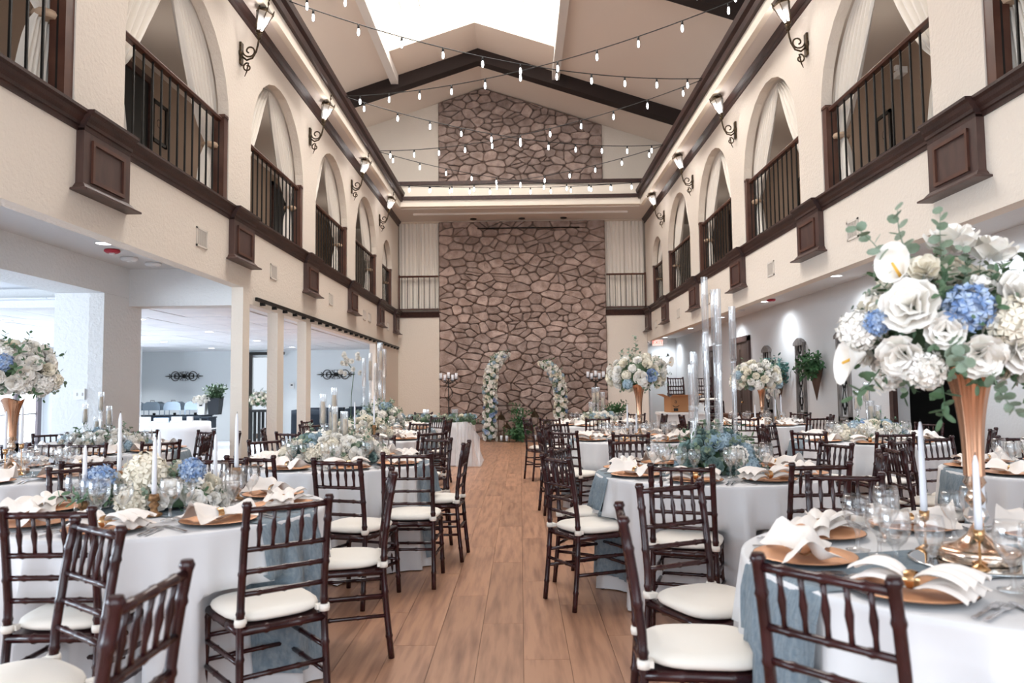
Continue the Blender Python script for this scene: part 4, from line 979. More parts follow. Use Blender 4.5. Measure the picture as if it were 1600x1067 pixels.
# --- R3
trumpet('rose-gold trumpet vase on the middle right table', 1.34, 8.55, 1.37)
arrangement('round bouquet of white roses with blue bloom on the middle trumpet vase', (1.33, 8.55, 1.49), (.33, .30, .21), 46, MIXT, .062, GRN, 40, 12, low=-.7, extra=(('rose_b', (.30, -.92, -.1), .085), ('hyd_p', (-.45, -.8, -.55), .07), ('rose', (-.05, -.95, -.2), .09), ('lily', (.95, -.4, .5), .07), ('euc', (-.1, -.2, 1.1), .2)))
candlestick('taper in brass holder left of the middle trumpet vase', 1.19, 8.45, .12, .26); candlestick('shorter taper before the middle trumpet vase', 1.27, 8.32, .07, .22)
# --- R4
arrangement('low white rose centrepiece on the table nearest the chimney', (1.2, 11.75, .82), (.30, .20, .13), 34, MIXT+['hyd_p'], .06, GRN, 24, 14, low=-.15)
for i, (x, top) in enumerate(((1.11, 1.12), (1.16, 1.345), (1.22, 1.35), (1.30, 1.27))): tube('glass candle tube near the chimney, %s' % ['shortest', 'tall, first of the pair', 'tall, second of the pair', 'rightmost'][i], x, 11.95, top, .25, .35, .035, sr=.02)
# --- R5
arrangement('low blue and white flower centrepiece by the right wall', (3.64, 7.9, .82), (.36, .22, .12), 40, MIXT+['hyd_p', 'hyd_b'], .058, GRN, 26, 15, low=-.15)
for i, (x, top) in enumerate(((3.55, 1.27), (3.65, 1.36), (3.69, 1.17), (3.76, 1.12))): tube('glass candle tube over the blue and white flowers, %s' % ['leftmost', 'tallest', 'low middle one', 'rightmost'][i], x, 8.0, top, .20, .3, .033)
# --- R6
trumpet('rose-gold trumpet vase on the far table by the right wall', 3.60, 11.3, 1.33)
arrangement('wide bouquet on the far trumpet vase by the dark doors', (3.53, 11.3, 1.46), (.35, .30, .23), 46, MIXT+['hyd_p'], .068, GRN, 40, 18, low=-.6)
candlestick('taper right of the far trumpet vase', 3.76, 11.2, .12, .26); candlestick('second taper right of the far trumpet vase', 3.88, 11.3, .14, .30); candlestick('taper left of the far trumpet vase', 3.46, 11.2, .10, .2)
# --- R7
arrangement('low white flower centrepiece hidden behind the big gold vase', (3.6, 5.0, .80), (.28, .18, .10), 26, MIXT, .055, GRN, 18, 19, low=-.15)
# --- L1
arrangement('low cream hydrangea and blue centrepiece on the front left table', (-1.80, 3.74, .80), (.34, .22, .16), 34, ['rose', 'cream', 'hyd_w', 'rose'], .052, GRN+['bud'], 46, 21, low=-.12,
    extra=(('hyd_c', (.0, -.55, .95), .115), ('hyd_c', (-.05, -.95, .15), .09), ('hyd_b', (-.62, -.6, .75), .085), ('hyd_b', (.58, -.3, .95), .075), ('rose', (.75, -.75, .2), .05), ('leafy', (-.5, -.9, .3), .16), ('leafy', (-.7, -.7, .2), .16)), glen=.8)
M_woodgold = mat('distressed_gold', '#a97f55', .5, .3, vary='#6e4d31', vscale=60)
for i, (x, y, h, L) in enumerate(((-1.70, 3.50, .10, .26), (-1.50, 3.98, .17, .28), (-2.12, 3.98, .16, .30), (-2.06, 3.56, .06, .26), (-1.64, 4.05, .08, .26), (-1.92, 4.0, .08, .28))):
    candlestick('taper in carved gold holder on the front left table, %s' % ['before the cream hydrangea', 'tallest, aisle side', 'tall, window side', 'low one at the window side', 'behind the blue bloom', 'behind the cream hydrangea'][i], x, y, h, L, M_woodgold, wood=True)
# --- L2
arrangement('white and pale blue centrepiece under the left tube candles', (-1.50, 6.02, .81), (.42, .26, .17), 50, ['hyd_w', 'rose', 'cream', 'rose_g', 'hyd_c', 'rose', 'hyd_w', 'hyd_p'], .062, ['euc', 'bud', 'euc'], 44, 23, low=-.12)
for i, (x, y, top) in enumerate(((-1.575, 6.0, 1.31), (-1.51, 6.1, 1.36), (-1.475, 5.98, 1.21), (-1.43, 6.08, 1.17), (-1.395, 5.98, 1.17), (-1.54, 6.14, 1.22), (-1.45, 6.2, 1.10))):
    tube('ivory pillar candle in a glass tube on the left tube-candle table, %s' % ['leftmost', 'tallest', 'front middle', 'right back', 'rightmost', 'behind the leftmost', 'lowest'][i], x, y, top, .24, .25, .026)
# --- L3
arrangement('cream and green centrepiece with two tapers on the left', (-1.90, 8.95, .83), (.34, .24, .17), 36, ['cream', 'cream', 'rose', 'hyd_c', 'hyd_p'], .062, ['leafy', 'euc', 'leafy'], 36, 25, low=-.12)
candlestick('taper in wooden holder beside the cream and green centrepiece', -1.70, 8.75, .17, .34, M_woodgold, wood=True); candlestick('plain taper among the cream and green flowers', -1.92, 8.72, .10, .34, M_woodgold, wood=True)
# --- L4
arrangement('tall eucalyptus and white centrepiece under the far left tubes', (-2.1, 11.2, .88), (.38, .28, .26), 30, ['hyd_p', 'rose_p', 'hyd_w', 'rose'], .07, ['euc', 'euc', 'euc', 'leafy'], 64, 27, low=-.3)
for i, (x, top) in enumerate(((-2.33, 1.82), (-2.25, 1.90), (-2.13, 2.06), (-2.08, 2.05), (-2.04, 1.96), (-2.18, 1.75))): tube('tall glass tube on the far left table, %s' % ['leftmost', 'second from the left', 'tallest', 'beside the tallest', 'rightmost', 'lower one behind'][i], x, 11.2+(i % 3)*.07, top, .42, .3 if i in (1, 3) else None, .032, sr=.02)
o = thing('orchid_spray', 'white orchid spray rising beside the far left tall tubes', 'flowers', (-2.55, 11.3, .766)); rg = random.Random(2)
MB().tube([(0, 0, 0), (.01, 0, .5), (.05, 0, .85), (-.05, 0, 1.0), (-.15, 0, 1.02)], .006, 5).build('stem', M_leaf, o)
MB().lathe([(.05, 0), (.07, .12), (.06, .13)], n=12).build('pot', M_wpaint, o)
for i in range(16): place(o, 'rose', (rg.uniform(-.25, .15), rg.uniform(-.06, .06), .82+rg.uniform(0, .32)), (rg.uniform(-1, 1), -1, rg.uniform(-.5, .5)), .045, rg)
# --- L5
arrangement('white and pale blue centrepiece before the bright pillar', (-4.15, 7.5, .80), (.44, .28, .15), 46, ['hyd_w', 'rose', 'hyd_p', 'rose', 'cream'], .062, ['euc', 'euc', 'leafy'], 36, 29, low=-.12)
for i, (x, y, top) in enumerate(((-4.35, 7.5, 1.23), (-4.22, 7.55, 1.35), (-4.11, 7.5, 1.21), (-4.30, 7.62, 1.10), (-4.17, 7.62, 1.15))): tube('glass tube candle before the bright pillar, %s' % ['leftmost', 'tallest', 'rightmost', 'low one at left', 'low middle one'][i], x, y, top, .19, .25, .028)
# --- L6
trumpet('tall trumpet vase at the left edge of the picture', -3.66, 5.4, 1.30)
arrangement('white rose and blue bouquet cut by the left edge of the picture', (-3.68, 5.4, 1.50), (.29, .27, .22), 60, MIXT, .066, GRN, 50, 31, low=-.7, extra=(('hyd_b', (.35, -.85, .25), .075), ('rose', (.55, -.7, -.35), .07)))
candlestick('taper in brass holder before the left-edge vase', -3.58, 5.22, .19, .26); candlestick('second taper in brass holder beside the left-edge vase', -3.52, 5.3, .22, .27)

# ================================================================ garland table, flower pillars, candelabra
GX0, GX1, GY0, GY1 = -2.05, -.92, 13.3, 14.0
def gfn(u, v):
    # rounded rectangle loop, hanging
    P = 2*PI*u; ex = math.copysign(abs(math.cos(P))**.35, math.cos(P)); ey = math.copysign(abs(math.sin(P))**.35, math.sin(P)); j = round(v*9)
    k = (0.001, .6, .97, 1, 1, 1, 1, 1, 1, 1)[j]; z = (.76, .76, .76, .75, .64, .50, .36, .2, .08, .008)[j]; d = (.76-z)/.76
    g = 1+.05*d+.022*d*math.sin(P*17); return ((GX1-GX0)/2*ex*k*g, (GY1-GY0)/2*ey*k*g, z)
o = MB().grid(gfn, 120, 10, close=True).build('tablecloth', M_cloth); o.location = ((GX0+GX1)/2, (GY0+GY1)/2, 0); tag(o, 'white cloth on the small table with the blue and green garland', 'tablecloth')
def tf(u, v):
    s = u; x = .62+.02*math.sin(v*4)+.17*v**2.2+.02*math.sin(u*40)*v; y = (s-.5)*(.9+.25*v); z = .772-.76*v**.85
    return (x if v > .02 else .5, y, max(z, .012))
mb = MB().grid(tf, 60, 14)
def tf2(u, v): return (.35+.42*u+.0*v, -.46-.012*math.sin(u*40)-.22*(1-v)**2.2*.6, .012+.76*v*(1-.35*max(0, u-.5)*2))
mb.grid(tf2, 60, 14); o = mb.build('tulle_drape', M_tulle); o.location = ((GX0+GX1)/2, (GY0+GY1)/2, .002); tag(o, 'sheer white tulle draped over the garland table and onto the floor', 'drape')
t = thing('greenery_garland', 'blue, white and green garland along the top of the small table', 'garland', ((GX0+GX1)/2, GY0+.12, .80)); rg = random.Random(9)
mb = MB(); mb.tube([(-.62+.124*i, .01*math.sin(i*2), .012*math.sin(i*3)) for i in range(11)]+[(.66, -.1, -.05)], .045, 7); mb.build('moss_core', M_leaf, t)
for i in range(34):
    x = -.62+1.3*(i+.5)/34; k = ['rose', 'hyd_p', 'rose_p', 'cream', 'rose_g'][rg.randrange(5)]; place(t, k, (x, rg.uniform(-.06, .05), .02+rg.uniform(-.02, .05)), (rg.uniform(-.5, .5), -.8, rg.uniform(.1, 1)), .052, rg)
    for q in range(2): place(t, rg.choice(['euc', 'leafy']), (x, 0, 0), (rg.uniform(-1, 1), -.6, rg.uniform(-.2, .9)), .15, rg)
for i in range(8): place(t, 'leafy', (.02+.02*i, -.36, -.15-.08*i), (rg.uniform(-.6, .6), -.5, rg.uniform(-1, .2)), .16, rg); place(t, 'rose', (.02+.02*i, -.40, -.2-.07*i), (0, -1, .2), .04, rg)
for i, x in enumerate((-1.72, -1.20)):
    t = thing('glass_votive', 'cube glass votive above the garland, %s' % ('window side', 'flower-pillar side')[i], 'candle holder', (x, 13.72, .765)); MB().lathe([(.05, 0), (.055, .02), (.055, .22)], n=4, smooth=False, caps=False).build('glass_cube', M_tube, t); MB().lathe([(.035, 0), (.035, .10), (0, .10)], n=12).build('candle', M_wax, t)
def pillar(label, pts, seed, w):
    rg = random.Random(seed); t = thing('flower_pillar', label, 'flowers', (pts[0][0], 19.55, 0), 0, 'broken floral arch before the chimney')
    P = [Vector((x-pts[0][0], 0, z)) for x, z in pts]
    mb = MB(); mb.tube(P, [w*.55]*len(P), 10); mb.build('greenery_core', M_leaf, t)
    L = len(P)-1; n = 105
    for i in range(n):
        f = (i+.5)/n*L; k = min(int(f), L-1); p = P[k]+(P[k+1]-P[k])*(f-k); a = i*2.39996
        d = Vector((math.cos(a), -abs(math.sin(a))*1.1, rg.uniform(-.25, .3))); kd = rg.choice(['rose']*9+['cream']*3+['hyd_w', 'hyd_w', 'hyd_p', 'rose_b'])
        place(t, kd, p+Vector((math.cos(a)*w*.72, -abs(math.sin(a))*w*.7, 0)), d, rg.uniform(.055, .08), rg)
        if i % 2 == 0: place(t, rg.choice(['leafy', 'euc']), p, d+Vector((0, 0, rg.uniform(-.6, .6))), rg.uniform(.18, .26), rg)
pillar('taller flower pillar curving to the right before the chimney', ((-.80, .05), (-.80, .5), (-.78, 1.0), (-.80, 1.4), (-.74, 1.8), (-.60, 2.08), (-.42, 2.26)), 41, .22)
pillar('flower pillar curving to the left before the chimney', ((1.02, .05), (1.02, .5), (1.04, 1.0), (1.02, 1.4), (.92, 1.7), (.76, 1.92), (.62, 2.02)), 43, .21)
def candelabra(label, x, y):
    t = thing('floor_candelabra', label, 'candelabra', (x, y, 0), 0, 'iron floor candelabra'); mb = MB()
    mb.tube([(0, 0, 0), (0, 0, 1.55)], .013, 6)
    for a in (0, 2.1, 4.2): mb.tube([(0, 0, .22), (.10*math.cos(a), .10*math.sin(a), .12), (.24*math.cos(a), .24*math.sin(a), .0)], .011, 5)
    for s in (-1, 1):
        mb.tube([(s*.005, 0, 1.05), (s*.10, 0, 1.18), (s*.08, 0, 1.34), (0, 0, 1.45)], .008, 5)
        sp = [(s*(.05+.06*(1-i/14)*math.cos(i*.55)), 0, 1.52+.06*(1-i/14)*math.sin(i*.55)) for i in range(14)]; mb.tube(sp, .007, 5)
    mb.build('stand', M_iron, t)
    for dx, dz in ((-.20, .0), (0, .02), (.20, 0), (-.10, -.04), (.10, -.04)):
        mb = MB(); mb.tube([(0, 0, 1.50), (dx*.6, 0, 1.53), (dx, .05*(dz < 0), 1.60+dz)], .008, 5); mb.lathe([(.015, 0), (.055, .012), (.06, .02), (.05, .02)], (dx, .05*(dz < 0), 1.60+dz), 12); mb.build('arm', M_iron, t)
        MB().lathe([(.038, .012), (.038, .17), (.01, .165), (.001, .165)], (dx, .05*(dz < 0), 1.60+dz), 12).build('pillar_candle', M_wax, t)
candelabra('black iron candelabra with five pillar candles left of the flower pillars', -1.86, 19.5); candelabra('black iron candelabra with five pillar candles right of the flower pillars', 1.95, 19.5)
def lantern(label, x, y, h):
    t = thing('floor_lantern', label, 'lantern', (x, y, 0), 0, 'metal lanterns by the flower pillars'); mb = MB()
    for a in (-1, 1):
        for b in (-1, 1): mb.b2(a*.075-.008, a*.075+.008, b*.075-.008, b*.075+.008, 0, h*.72)
    mb.b2(-.09, .09, -.09, .09, 0, .03); mb.lathe([(.12, h*.72), (.06, h*.86), (.02, h*.9), (.012, h)], n=4, smooth=False); mb.build('lantern_frame', M_bronze, t)
    MB().lathe([(.035, .03), (.035, .16), (0, .16)], n=10).build('candle', M_wax, t)
for i, (x, y, h) in enumerate(((-.50, 19.3, .78), (-.36, 19.15, .5), (.66, 19.3, .62), (.36, 19.35, .85), (.50, 19.15, .45))): lantern('metal floor lantern by the chimney, %s' % ['tall, beside the left flower pillar', 'short, beside the left flower pillar', 'middle size, beside the right flower pillar', 'tallest, between the ferns', 'shortest, before the right flower pillar'][i], x, y, h)
def fern(label, x, y, z, n, size, pot=None, seed=1, down_=0):
    rg = random.Random(seed); t = thing('potted_fern', label, 'plant', (x, y, z), 0)
    for i in range(n):
        a = i*2.4; up = rg.uniform(.15, 1.3)-down_; place(t, 'fern', (rg.uniform(-.05, .05), rg.uniform(-.05, .05), rg.uniform(0, .1)), (math.cos(a), math.sin(a), up), size*rg.uniform(.7, 1.15), rg)
    if pot: MB().lathe([(.11, -.25), (.15, 0), (.13, 0)], n=14).build('pot', pot, t)
    else: MB().lathe([(.05, -.03), (.10, .0), (.05, .03)], n=8).build('root_ball', M_leaf, t)
    return t
fern('dark green fern heap with white blooms at the chimney foot', -.02, 19.2, .05, 34, .36, None, 3); rg = random.Random(4)
t = thing('standing_wreath', 'tall green wreath with white blooms standing between the flower pillars', 'wreath', (.02, 19.55, 0)); MB().tube([(0, 0, .1), (0, 0, .85)], .06, 8).build('moss_core', M_leaf, t)
for i in range(26): place(t, 'fern' if i % 3 else 'rose', (rg.uniform(-.06, .06), -.05, .12+.03*i), (rg.uniform(-1, 1), -.5, rg.uniform(-.6, .4)), .28 if i % 3 else .05, rg)
fern('arching fern on the floor left of the exit corner', 2.35, 18.6, .62, 26, .34, M_black, 6)
t = thing('plant_stand', 'dark round stand under the arching fern', 'stand', (2.35, 18.6, 0)); MB().lathe([(.13, 0), (.02, .03), (.02, .33), (.14, .36), (.14, .37)], n=14).build('pedestal', M_iron, t)
t = thing('outlet_box', 'small black box at the foot of the chimney', 'box', (-.98+.05, 19.95, .12)); MB().box((0, 0, 0), (.16, .08, .14)).build('case', M_black, t); MB().box((0, -.045, 0), (.06, .01, .04)).build('socket_face', M_dark, t)

# ================================================================ right aisle
def wood_panel(label, y, z0, z1, w=.34):
    """carved shutter-like panel hung on the aisle wall, facing -x"""
    t = thing('carved_panel', label, 'wall art', (4.85, y, z0), 0, 'weathered carved panels on the right wall'); H = z1-z0; h = w/2
    mb = MB(); mb.b2(-.05, 0, -h, -h+.05, 0, H-.12); mb.b2(-.05, 0, h-.05, h, 0, H-.12); mb.b2(-.05, 0, -h, h, 0, .08); mb.b2(-.05, 0, -h, h, .40, .47); mb.b2(-.05, 0, -h, h, H-.36, H-.30); mb.b2(-.03, 0, -h+.04, h-.04, .0, .45)
    mb.build('panel_frame', M_grey, t)
    mb = MB(); mb.prism([(-h-.03, H-.13), (-h-.03, H-.08), (-h*.6, H-.03), (0, H), (h*.6, H-.03), (h+.03, H-.08), (h+.03, H-.13)], 'x', -.07, 0); mb.build('crest', M_grey, t)
    mb = MB(); mb.b2(-.05, -.03, -h*.45, h*.45, .12, .34); mb.lathe([(.05, -.02), (.06, 0), (.05, .02)], (-.05, 0, .43), 12); mb.build('raised_block', M_grey, t)
    mb = MB()
    for s in (-1, 1):
        for zc in (.62, .95, H-.52, H-.22):
            mb.tube([(-.03, s*(.012+.075*(1-i/16)*abs(math.cos(i*.42))**.9), zc+.12*math.sin(i*.42)*(1-i/20)) for i in range(15)], .009, 5)
        mb.tube([(-.03, s*.01, .5), (-.03, s*.07, .72), (-.03, s*.02, .86), (-.03, s*.08, 1.05), (-.03, s*.01, H-.4)], .008, 5)
    mb.build('scrollwork', M_iron, t)
wood_panel('grey carved wood panel behind the far trumpet bouquet', 14.75, .42, 2.13, .36); wood_panel('grey carved wood panel between the two wall baskets', 13.0, .42, 2.16, .38); wood_panel('grey carved wood panel nearest the big bouquet', 11.28, .40, 2.17, .40)
def wall_basket(label, y, z, seed, m):
    rg = random.Random(seed); t = thing('wall_basket', label, 'plant', (4.82, y, z), 0)
    mb = MB(); mb.lathe([(.004, -.52), (.06, -.25), (.115, 0), (.10, 0)], n=12); mb.xf(Matrix.Translation((-.07, 0, 0))); mb.build('cone_basket', mat('wicker', '#5c4334', .8, bump=.8, bscale=90), t)
    for i in range(38): place(t, m, (-.07, rg.uniform(-.04, .04), -.02), (rg.uniform(-1, .1), rg.uniform(-1.3, 1.3), rg.uniform(-.35, 1.1)), rg.uniform(.22, .34), rg)
FM['broad'] = sprig_mesh('broad_leaf', mat('teal_leaf', '#3d6a62', .6, vary='#2a4e49', vscale=14), False, 7, 1.2); FN['broad'] = 'broad_leaf'
wall_basket('wall basket of broad blue-green leaves left of the middle carved panel', 13.85, 1.58, 5, 'broad'); wall_basket('wall basket of green fern right of the middle carved panel', 12.15, 1.62, 6, 'fern')
o = thing('trailing_flowers', 'white blooms trailing below the blue-green wall basket', 'flowers', (4.70, 13.85, 1.3)); rg = random.Random(8)
MB().tube([(0, 0, .2), (-.04, .05, -.1), (0, 0, -.55)], .006, 5).build('stem', M_leaf, o)
for i in range(12): place(o, 'rose', (rg.uniform(-.14, .02), rg.uniform(-.25, .25), rg.uniform(-.2, .2)), (-1, rg.uniform(-1, 1), rg.uniform(-.5, .5)), .045, rg)
def aisle_door(label, y0, y1, zt, open_=False):
    t = thing('wooden_door', label, 'door', (4.85, y0, 0)); L = y1-y0; mb = MB()
    mb.b2(-.05, .02, -.11, 0, 0, zt+.1); mb.b2(-.05, .02, L, L+.11, 0, zt+.1); mb.b2(-.05, .02, -.11, L+.11, zt, zt+.12); mb.build('door_frame', M_dark2, t)
    lf = MB(); lf.b2(-.015, .0, 0, L/2-.01, .01, zt); lf.b2(-.015, 0, L/2+.01, L, .01, zt); lf = lf.build('door_leaf', mat('brown_door', '#4c3a31', .5, vary='#3b2c26', vscale=5, vstretch=(4, 4, .5)), t)
    mb = MB()
    for a in (.08, L/2+.08): mb.b2(-.025, -.015, a, a+L/2-.18, .2, .95); mb.b2(-.025, -.015, a, a+L/2-.18, 1.08, zt-.15)
    mb.build('raised_panel', mat('brown_door', '#4c3a31', .5), lf); MB().lathe([(.012, 0), (.028, .03), (.0, .05)], n=10).xf(Matrix.Rotation(-PI/2, 4, 'Y')).xf(Matrix.Translation((-.015, L/2-.06, 1.0))).build('knob', M_gold2, lf)
aisle_door('dark double door in the right wall behind the far bouquet', 15.95, 17.05, 2.30); aisle_door('dark double door behind the tall glass tubes', 18.4, 19.5, 2.24)
t = thing('white_door', 'plain white door in the end wall of the right aisle', 'door', (4.07, 23.38, 0)); mb = MB(); mb.b2(-.07, 0, -.03, .02, 0, 2.38); mb.b2(.47, .54, -.03, .02, 0, 2.38); mb.b2(-.07, .54, -.03, .02, 2.3, 2.38); mb.build('door_frame', M_wpaint, t)
MB().b2(0, .47, -.015, .02, 0, 2.3).build('door_leaf', mat('door_white', '#dfe2e2', .5), t); MB().lathe([(.02, 0), (.03, .04), (0, .05)], n=10).xf(Matrix.Rotation(PI/2, 4, 'X')).xf(Matrix.Translation((.40, -.02, 1.0))).build('knob', M_sil, t)
# black things inside the alcove
t = thing('upright_piano', 'black angular cabinet inside the dark doorway at right', 'cabinet', (7.2, 9.7, 0)); MB().prism([(-.8, 0), (.9, 0), (.55, .7), (.75, 1.25), (-.8, 1.25)], 'y', -.3, .5).build('body', M_black, t); MB().b2(-.9, .95, -.45, -.3, 0, .7).build('front_box', M_black, t)
def text(parent, name, s_, size, m, loc, rot, ext=.003):
    cu_ = bpy.data.curves.new(name, 'FONT'); cu_.body = s_; cu_.size = size; cu_.extrude = ext; cu_.align_x = 'CENTER'; cu_.align_y = 'CENTER'; cu_.materials.append(m)
    tmp = bpy.data.objects.new('tmp', cu_); COL.objects.link(tmp); bpy.context.view_layer.update(); me = bpy.data.meshes.new_from_object(tmp.evaluated_get(bpy.context.evaluated_depsgraph_get())); bpy.data.objects.remove(tmp)
    o = bpy.data.objects.new(name, me); COL.objects.link(o); o.parent = parent; o.location = loc; o.rotation_euler = rot; return o
t = thing('exit_sign', 'lit exit sign with red letters at the end of the right aisle', 'sign', (3.70, 20.25, 2.54))
MB().box((0, 0, 0), (.30, .06, .19)).build('case', M_wpaint, t); MB().box((0, -.032, 0), (.27, .006, .16)).build('sign_face', mat('exit_face', '#ffe9e0', .5, emit=.7, ecol=(1, .75, .68, 1)), t)
text(t, 'lettering', 'EXIT', .135, mat('exit_red', '#ff5a4a', .5, emit=1.2, ecol=(1, .12, .08, 1)), (0, -.037, 0), (PI/2, 0, 0)); MB().box((0, 0, .16), (.03, .03, .13)).build('hanger', M_wpaint, t)
for s in (-1, 1): MB().lathe([(.02, 0), (.06, .04), (.055, .05)], n=12).xf(Matrix.Rotation(PI/2, 4, 'X')).xf(Matrix.Translation((s*.20, -.02, .03))).build('lamp_head', M_wpaint, t)
# white table with the cardboard box
t = thing('white_side_table', 'white table carrying the open cardboard box', 'table', (2.85, 13.4, 0)); MB().b2(-.42, .42, -.3, .3, .86, .90).build('table_top', M_wpaint, t)
lg = MB().b2(-.025, .025, -.025, .025, 0, .86).mesh('leg', M_wpaint)
for a in (-.37, .37):
    for b in (-.25, .25): inst('leg', lg, t, (a, b, 0))
MB().b2(-.35, .35, -.26, -.24, .70, .86).build('apron', M_wpaint, t); MB().b2(-.36, .36, -.24, .24, .30, .33).build('lower_shelf', M_wpaint, t)
t = thing('cardboard_box', 'open cardboard box standing on the white table', 'box', (2.80, 13.35, .901), .18); mb = MB()
for (x0, x1, y0, y1) in ((-.22, .22, -.16, -.155), (-.22, .22, .155, .16), (-.22, -.215, -.16, .16), (.215, .22, -.16, .16)): mb.b2(x0, x1, y0, y1, 0, .26)
mb.b2(-.22, .22, -.16, .16, 0, .006); mb.build('carton', M_box, t)
mb = MB(); mb.add([(-.22, -.16, .26), (.22, -.16, .26), (.24, -.30, .30), (-.24, -.30, .30), (-.22, -.155, .264), (.22, -.155, .264), (.24, -.30, .304), (-.24, -.30, .304)], [(0,1,2,3),(7,6,5,4),(0,3,7,4),(1,5,6,2),(2,6,7,3)]); mb.add([(-.22, -.16, .26), (-.22, .16, .26), (-.36, .16, .32), (-.36, -.16, .32)], [(0,1,2,3)]); mb.add([(.22, -.16, .26), (.22, .16, .26), (.37, .16, .31), (.37, -.16, .31)], [(0,3,2,1)]); mb.build('flap', M_box, t)
text(t, 'printed_letter', 'a', .11, M_black, (-.13, -.1615, .19), (PI/2, 0, 0), .0005)
MB().tube([(-.19+.12*i/8, -.162, .12-.03*math.sin(PI*i/8)) for i in range(9)], .006, 4).build('printed_swoosh', M_black, t); MB().b2(-.17, -.09, -.162, -.160, .02, .07).build('printed_label', M_black, t); MB().b2(.10, .17, -.162, -.160, .03, .11).build('shipping_label', M_wpaint, t)
t = thing('small_white_carton', 'small white carton at the right end of the white table', 'box', (3.15, 13.3, .901)); MB().b2(-.06, .06, -.05, .05, 0, .13).build('carton', M_wpaint, t); MB().b2(-.03, .03, -.02, .02, .13, .16).build('cap', M_wpaint, t)
t = thing('wood_crate', 'brown crate by the right wall behind the tall tubes', 'crate', (4.2, 14.4, 0)); MB().b2(-.32, .32, -.25, .25, 0, .80).build('crate_body', mat('crate_brown', '#6c4b3c', .8), t); MB().b2(-.34, .34, -.27, .27, .80, .83).build('lid', mat('crate_brown', '#6c4b3c', .8), t)
# ================================================================ side room
def scroll_art(label, x):
    t = thing('scroll_wall_art', label, 'wall art', (x, 20.87, 1.80), 0, 'black iron scrolls on the side-room wall'); mb = MB()
    for s in (-1, 1):
        for k in (-1, 1):
            mb.tube([(s*(.23+.14*(1-i/22)*math.cos(i*.40)), 0, k*(.004+.15*(1-i/22)*abs(math.sin(i*.40)))) for i in range(20)], .011, 5)
            mb.tube([(s*.02, 0, k*.02), (s*.10, 0, k*.09), (s*.14, 0, k*.02), (s*.05, 0, 0)], .010, 5); mb.tube([(s*.34, 0, 0), (s*.42, 0, k*.06), (s*.40, 0, k*.01), (s*.52, 0, 0)], .009, 5)
            mb.tube([(s*.08, 0, k*.02), (s*.02, 0, k*.13), (s*.13, 0, k*.10)], .008, 5)
        mb.tube([(0, 0, 0), (s*.54, 0, 0)], [.014, .004], 5)
    mb.build('scrollwork', M_iron, t); MB().lathe([(.0, -.012), (.05, -.01), (.06, .0)], n=14).xf(Matrix.Rotation(PI/2, 4, 'X')).build('centre_boss', M_iron, t)
scroll_art('black iron scroll on the side-room wall above the buffet', -9.36); scroll_art('black iron scroll on the side-room wall beside the hall opening', -5.12)
t = thing('buffet_table', 'long black-draped buffet table with chafing dishes', 'table', (-9.4, 19.3, 0)); MB().b2(-1.6, 1.35, -.35, .35, .0, .74).build('black_skirt', M_navy, t); MB().b2(-1.62, 1.37, -.37, .37, .74, .77).build('table_top', M_navy, t)
for i in range(5):
    t = thing('chafing_dish', 'steel chafing dish on the black buffet, %s from the bright pillar' % ['first', 'second', 'third', 'fourth', 'fifth'][i], 'chafing dish', (-10.45+i*.53, 19.25, .77), 0, 'chafing dishes on the buffet')
    MB().b2(-.22, .22, -.15, .15, .13, .20).build('water_pan', M_steel, t); MB().prism([(-.22, .20), (.22, .20), (.20, .30), (.12, .345), (-.12, .345), (-.20, .30)], 'y', -.15, .15).build('lid', M_steel, t)
    for a in (-.2, .2):
        for b in (-.13, .13): MB().b2(a-.008, a+.008, b-.008, b+.008, 0, .14).build('rack_leg', M_steel, t)
    MB().lathe([(.035, 0), (.035, .06)], n=10).build('burner', M_black, t); MB().tube([(-.05, -.10, .34), (-.05, -.10, .38), (.05, -.10, .38), (.05, -.10, .34)], .007, 5).build('handle', M_black, t)
t = thing('ice_bucket', 'square white bucket with pale flowers on the buffet end', 'bucket', (-8.02, 18.95, .78)); MB().lathe([(.11, 0), (.15, .30), (.14, .30)], n=4, smooth=False).xf(Matrix.Rotation(PI/4, 4, 'Z')).build('bucket', M_wpaint, t); MB().b2(-.03, .03, -.13, -.10, .22, .26).build('handle_slot', M_black, t)
arrangement('pale blossoms in the white bucket', (-8.02, 18.95, 1.14), (.24, .16, .10), 18, ['rose', 'hyd_w'], .06, ['bud'], 12, 51)
t = thing('planter', 'tall dark planter with leafy herbs on the buffet end', 'planter', (-7.72, 19.0, .78)); MB().lathe([(.17, 0), (.22, .42), (.20, .42)], n=4, smooth=False).xf(Matrix.Rotation(PI/4, 4, 'Z')).build('pot', mat('charcoal_pot', '#2b3036', .7), t); MB().lathe([(0, .40), (.19, .40)], n=4, caps=False).build('soil', M_dark, t); rg = random.Random(61)
for i in range(40): place(t, 'leafy', (rg.uniform(-.12, .12), rg.uniform(-.12, .12), .38), (rg.uniform(-.7, .7), rg.uniform(-.7, .7), 1), rg.uniform(.26, .42), rg)
t = thing('buffet_side_cart', 'dark side cart with bottle beside the bright opening', 'cart', (-7.6, 17.6, 0))
for z in (.20, .48, .74): MB().b2(-.5, .4, -.25, .25, z, z+.03).build('cart_shelf', M_navy if z > .7 else M_wpaint, t)
for a in (-.47, .37): MB().b2(a-.02, a+.02, -.22, .22, 0, .74).build('side_frame', M_navy, t)
t = thing('squirt_bottle', 'white bottle standing on the side cart shelf', 'bottle', (-7.45, 17.5, .511)); MB().lathe([(.05, 0), (.06, .03), (.055, .10), (.022, .16), (.018, .20)], n=14).build('bottle_body', M_wpaint, t); MB().lathe([(.02, .20), (.02, .23), (.008, .235)], n=10).build('cap', M_wpaint, t)
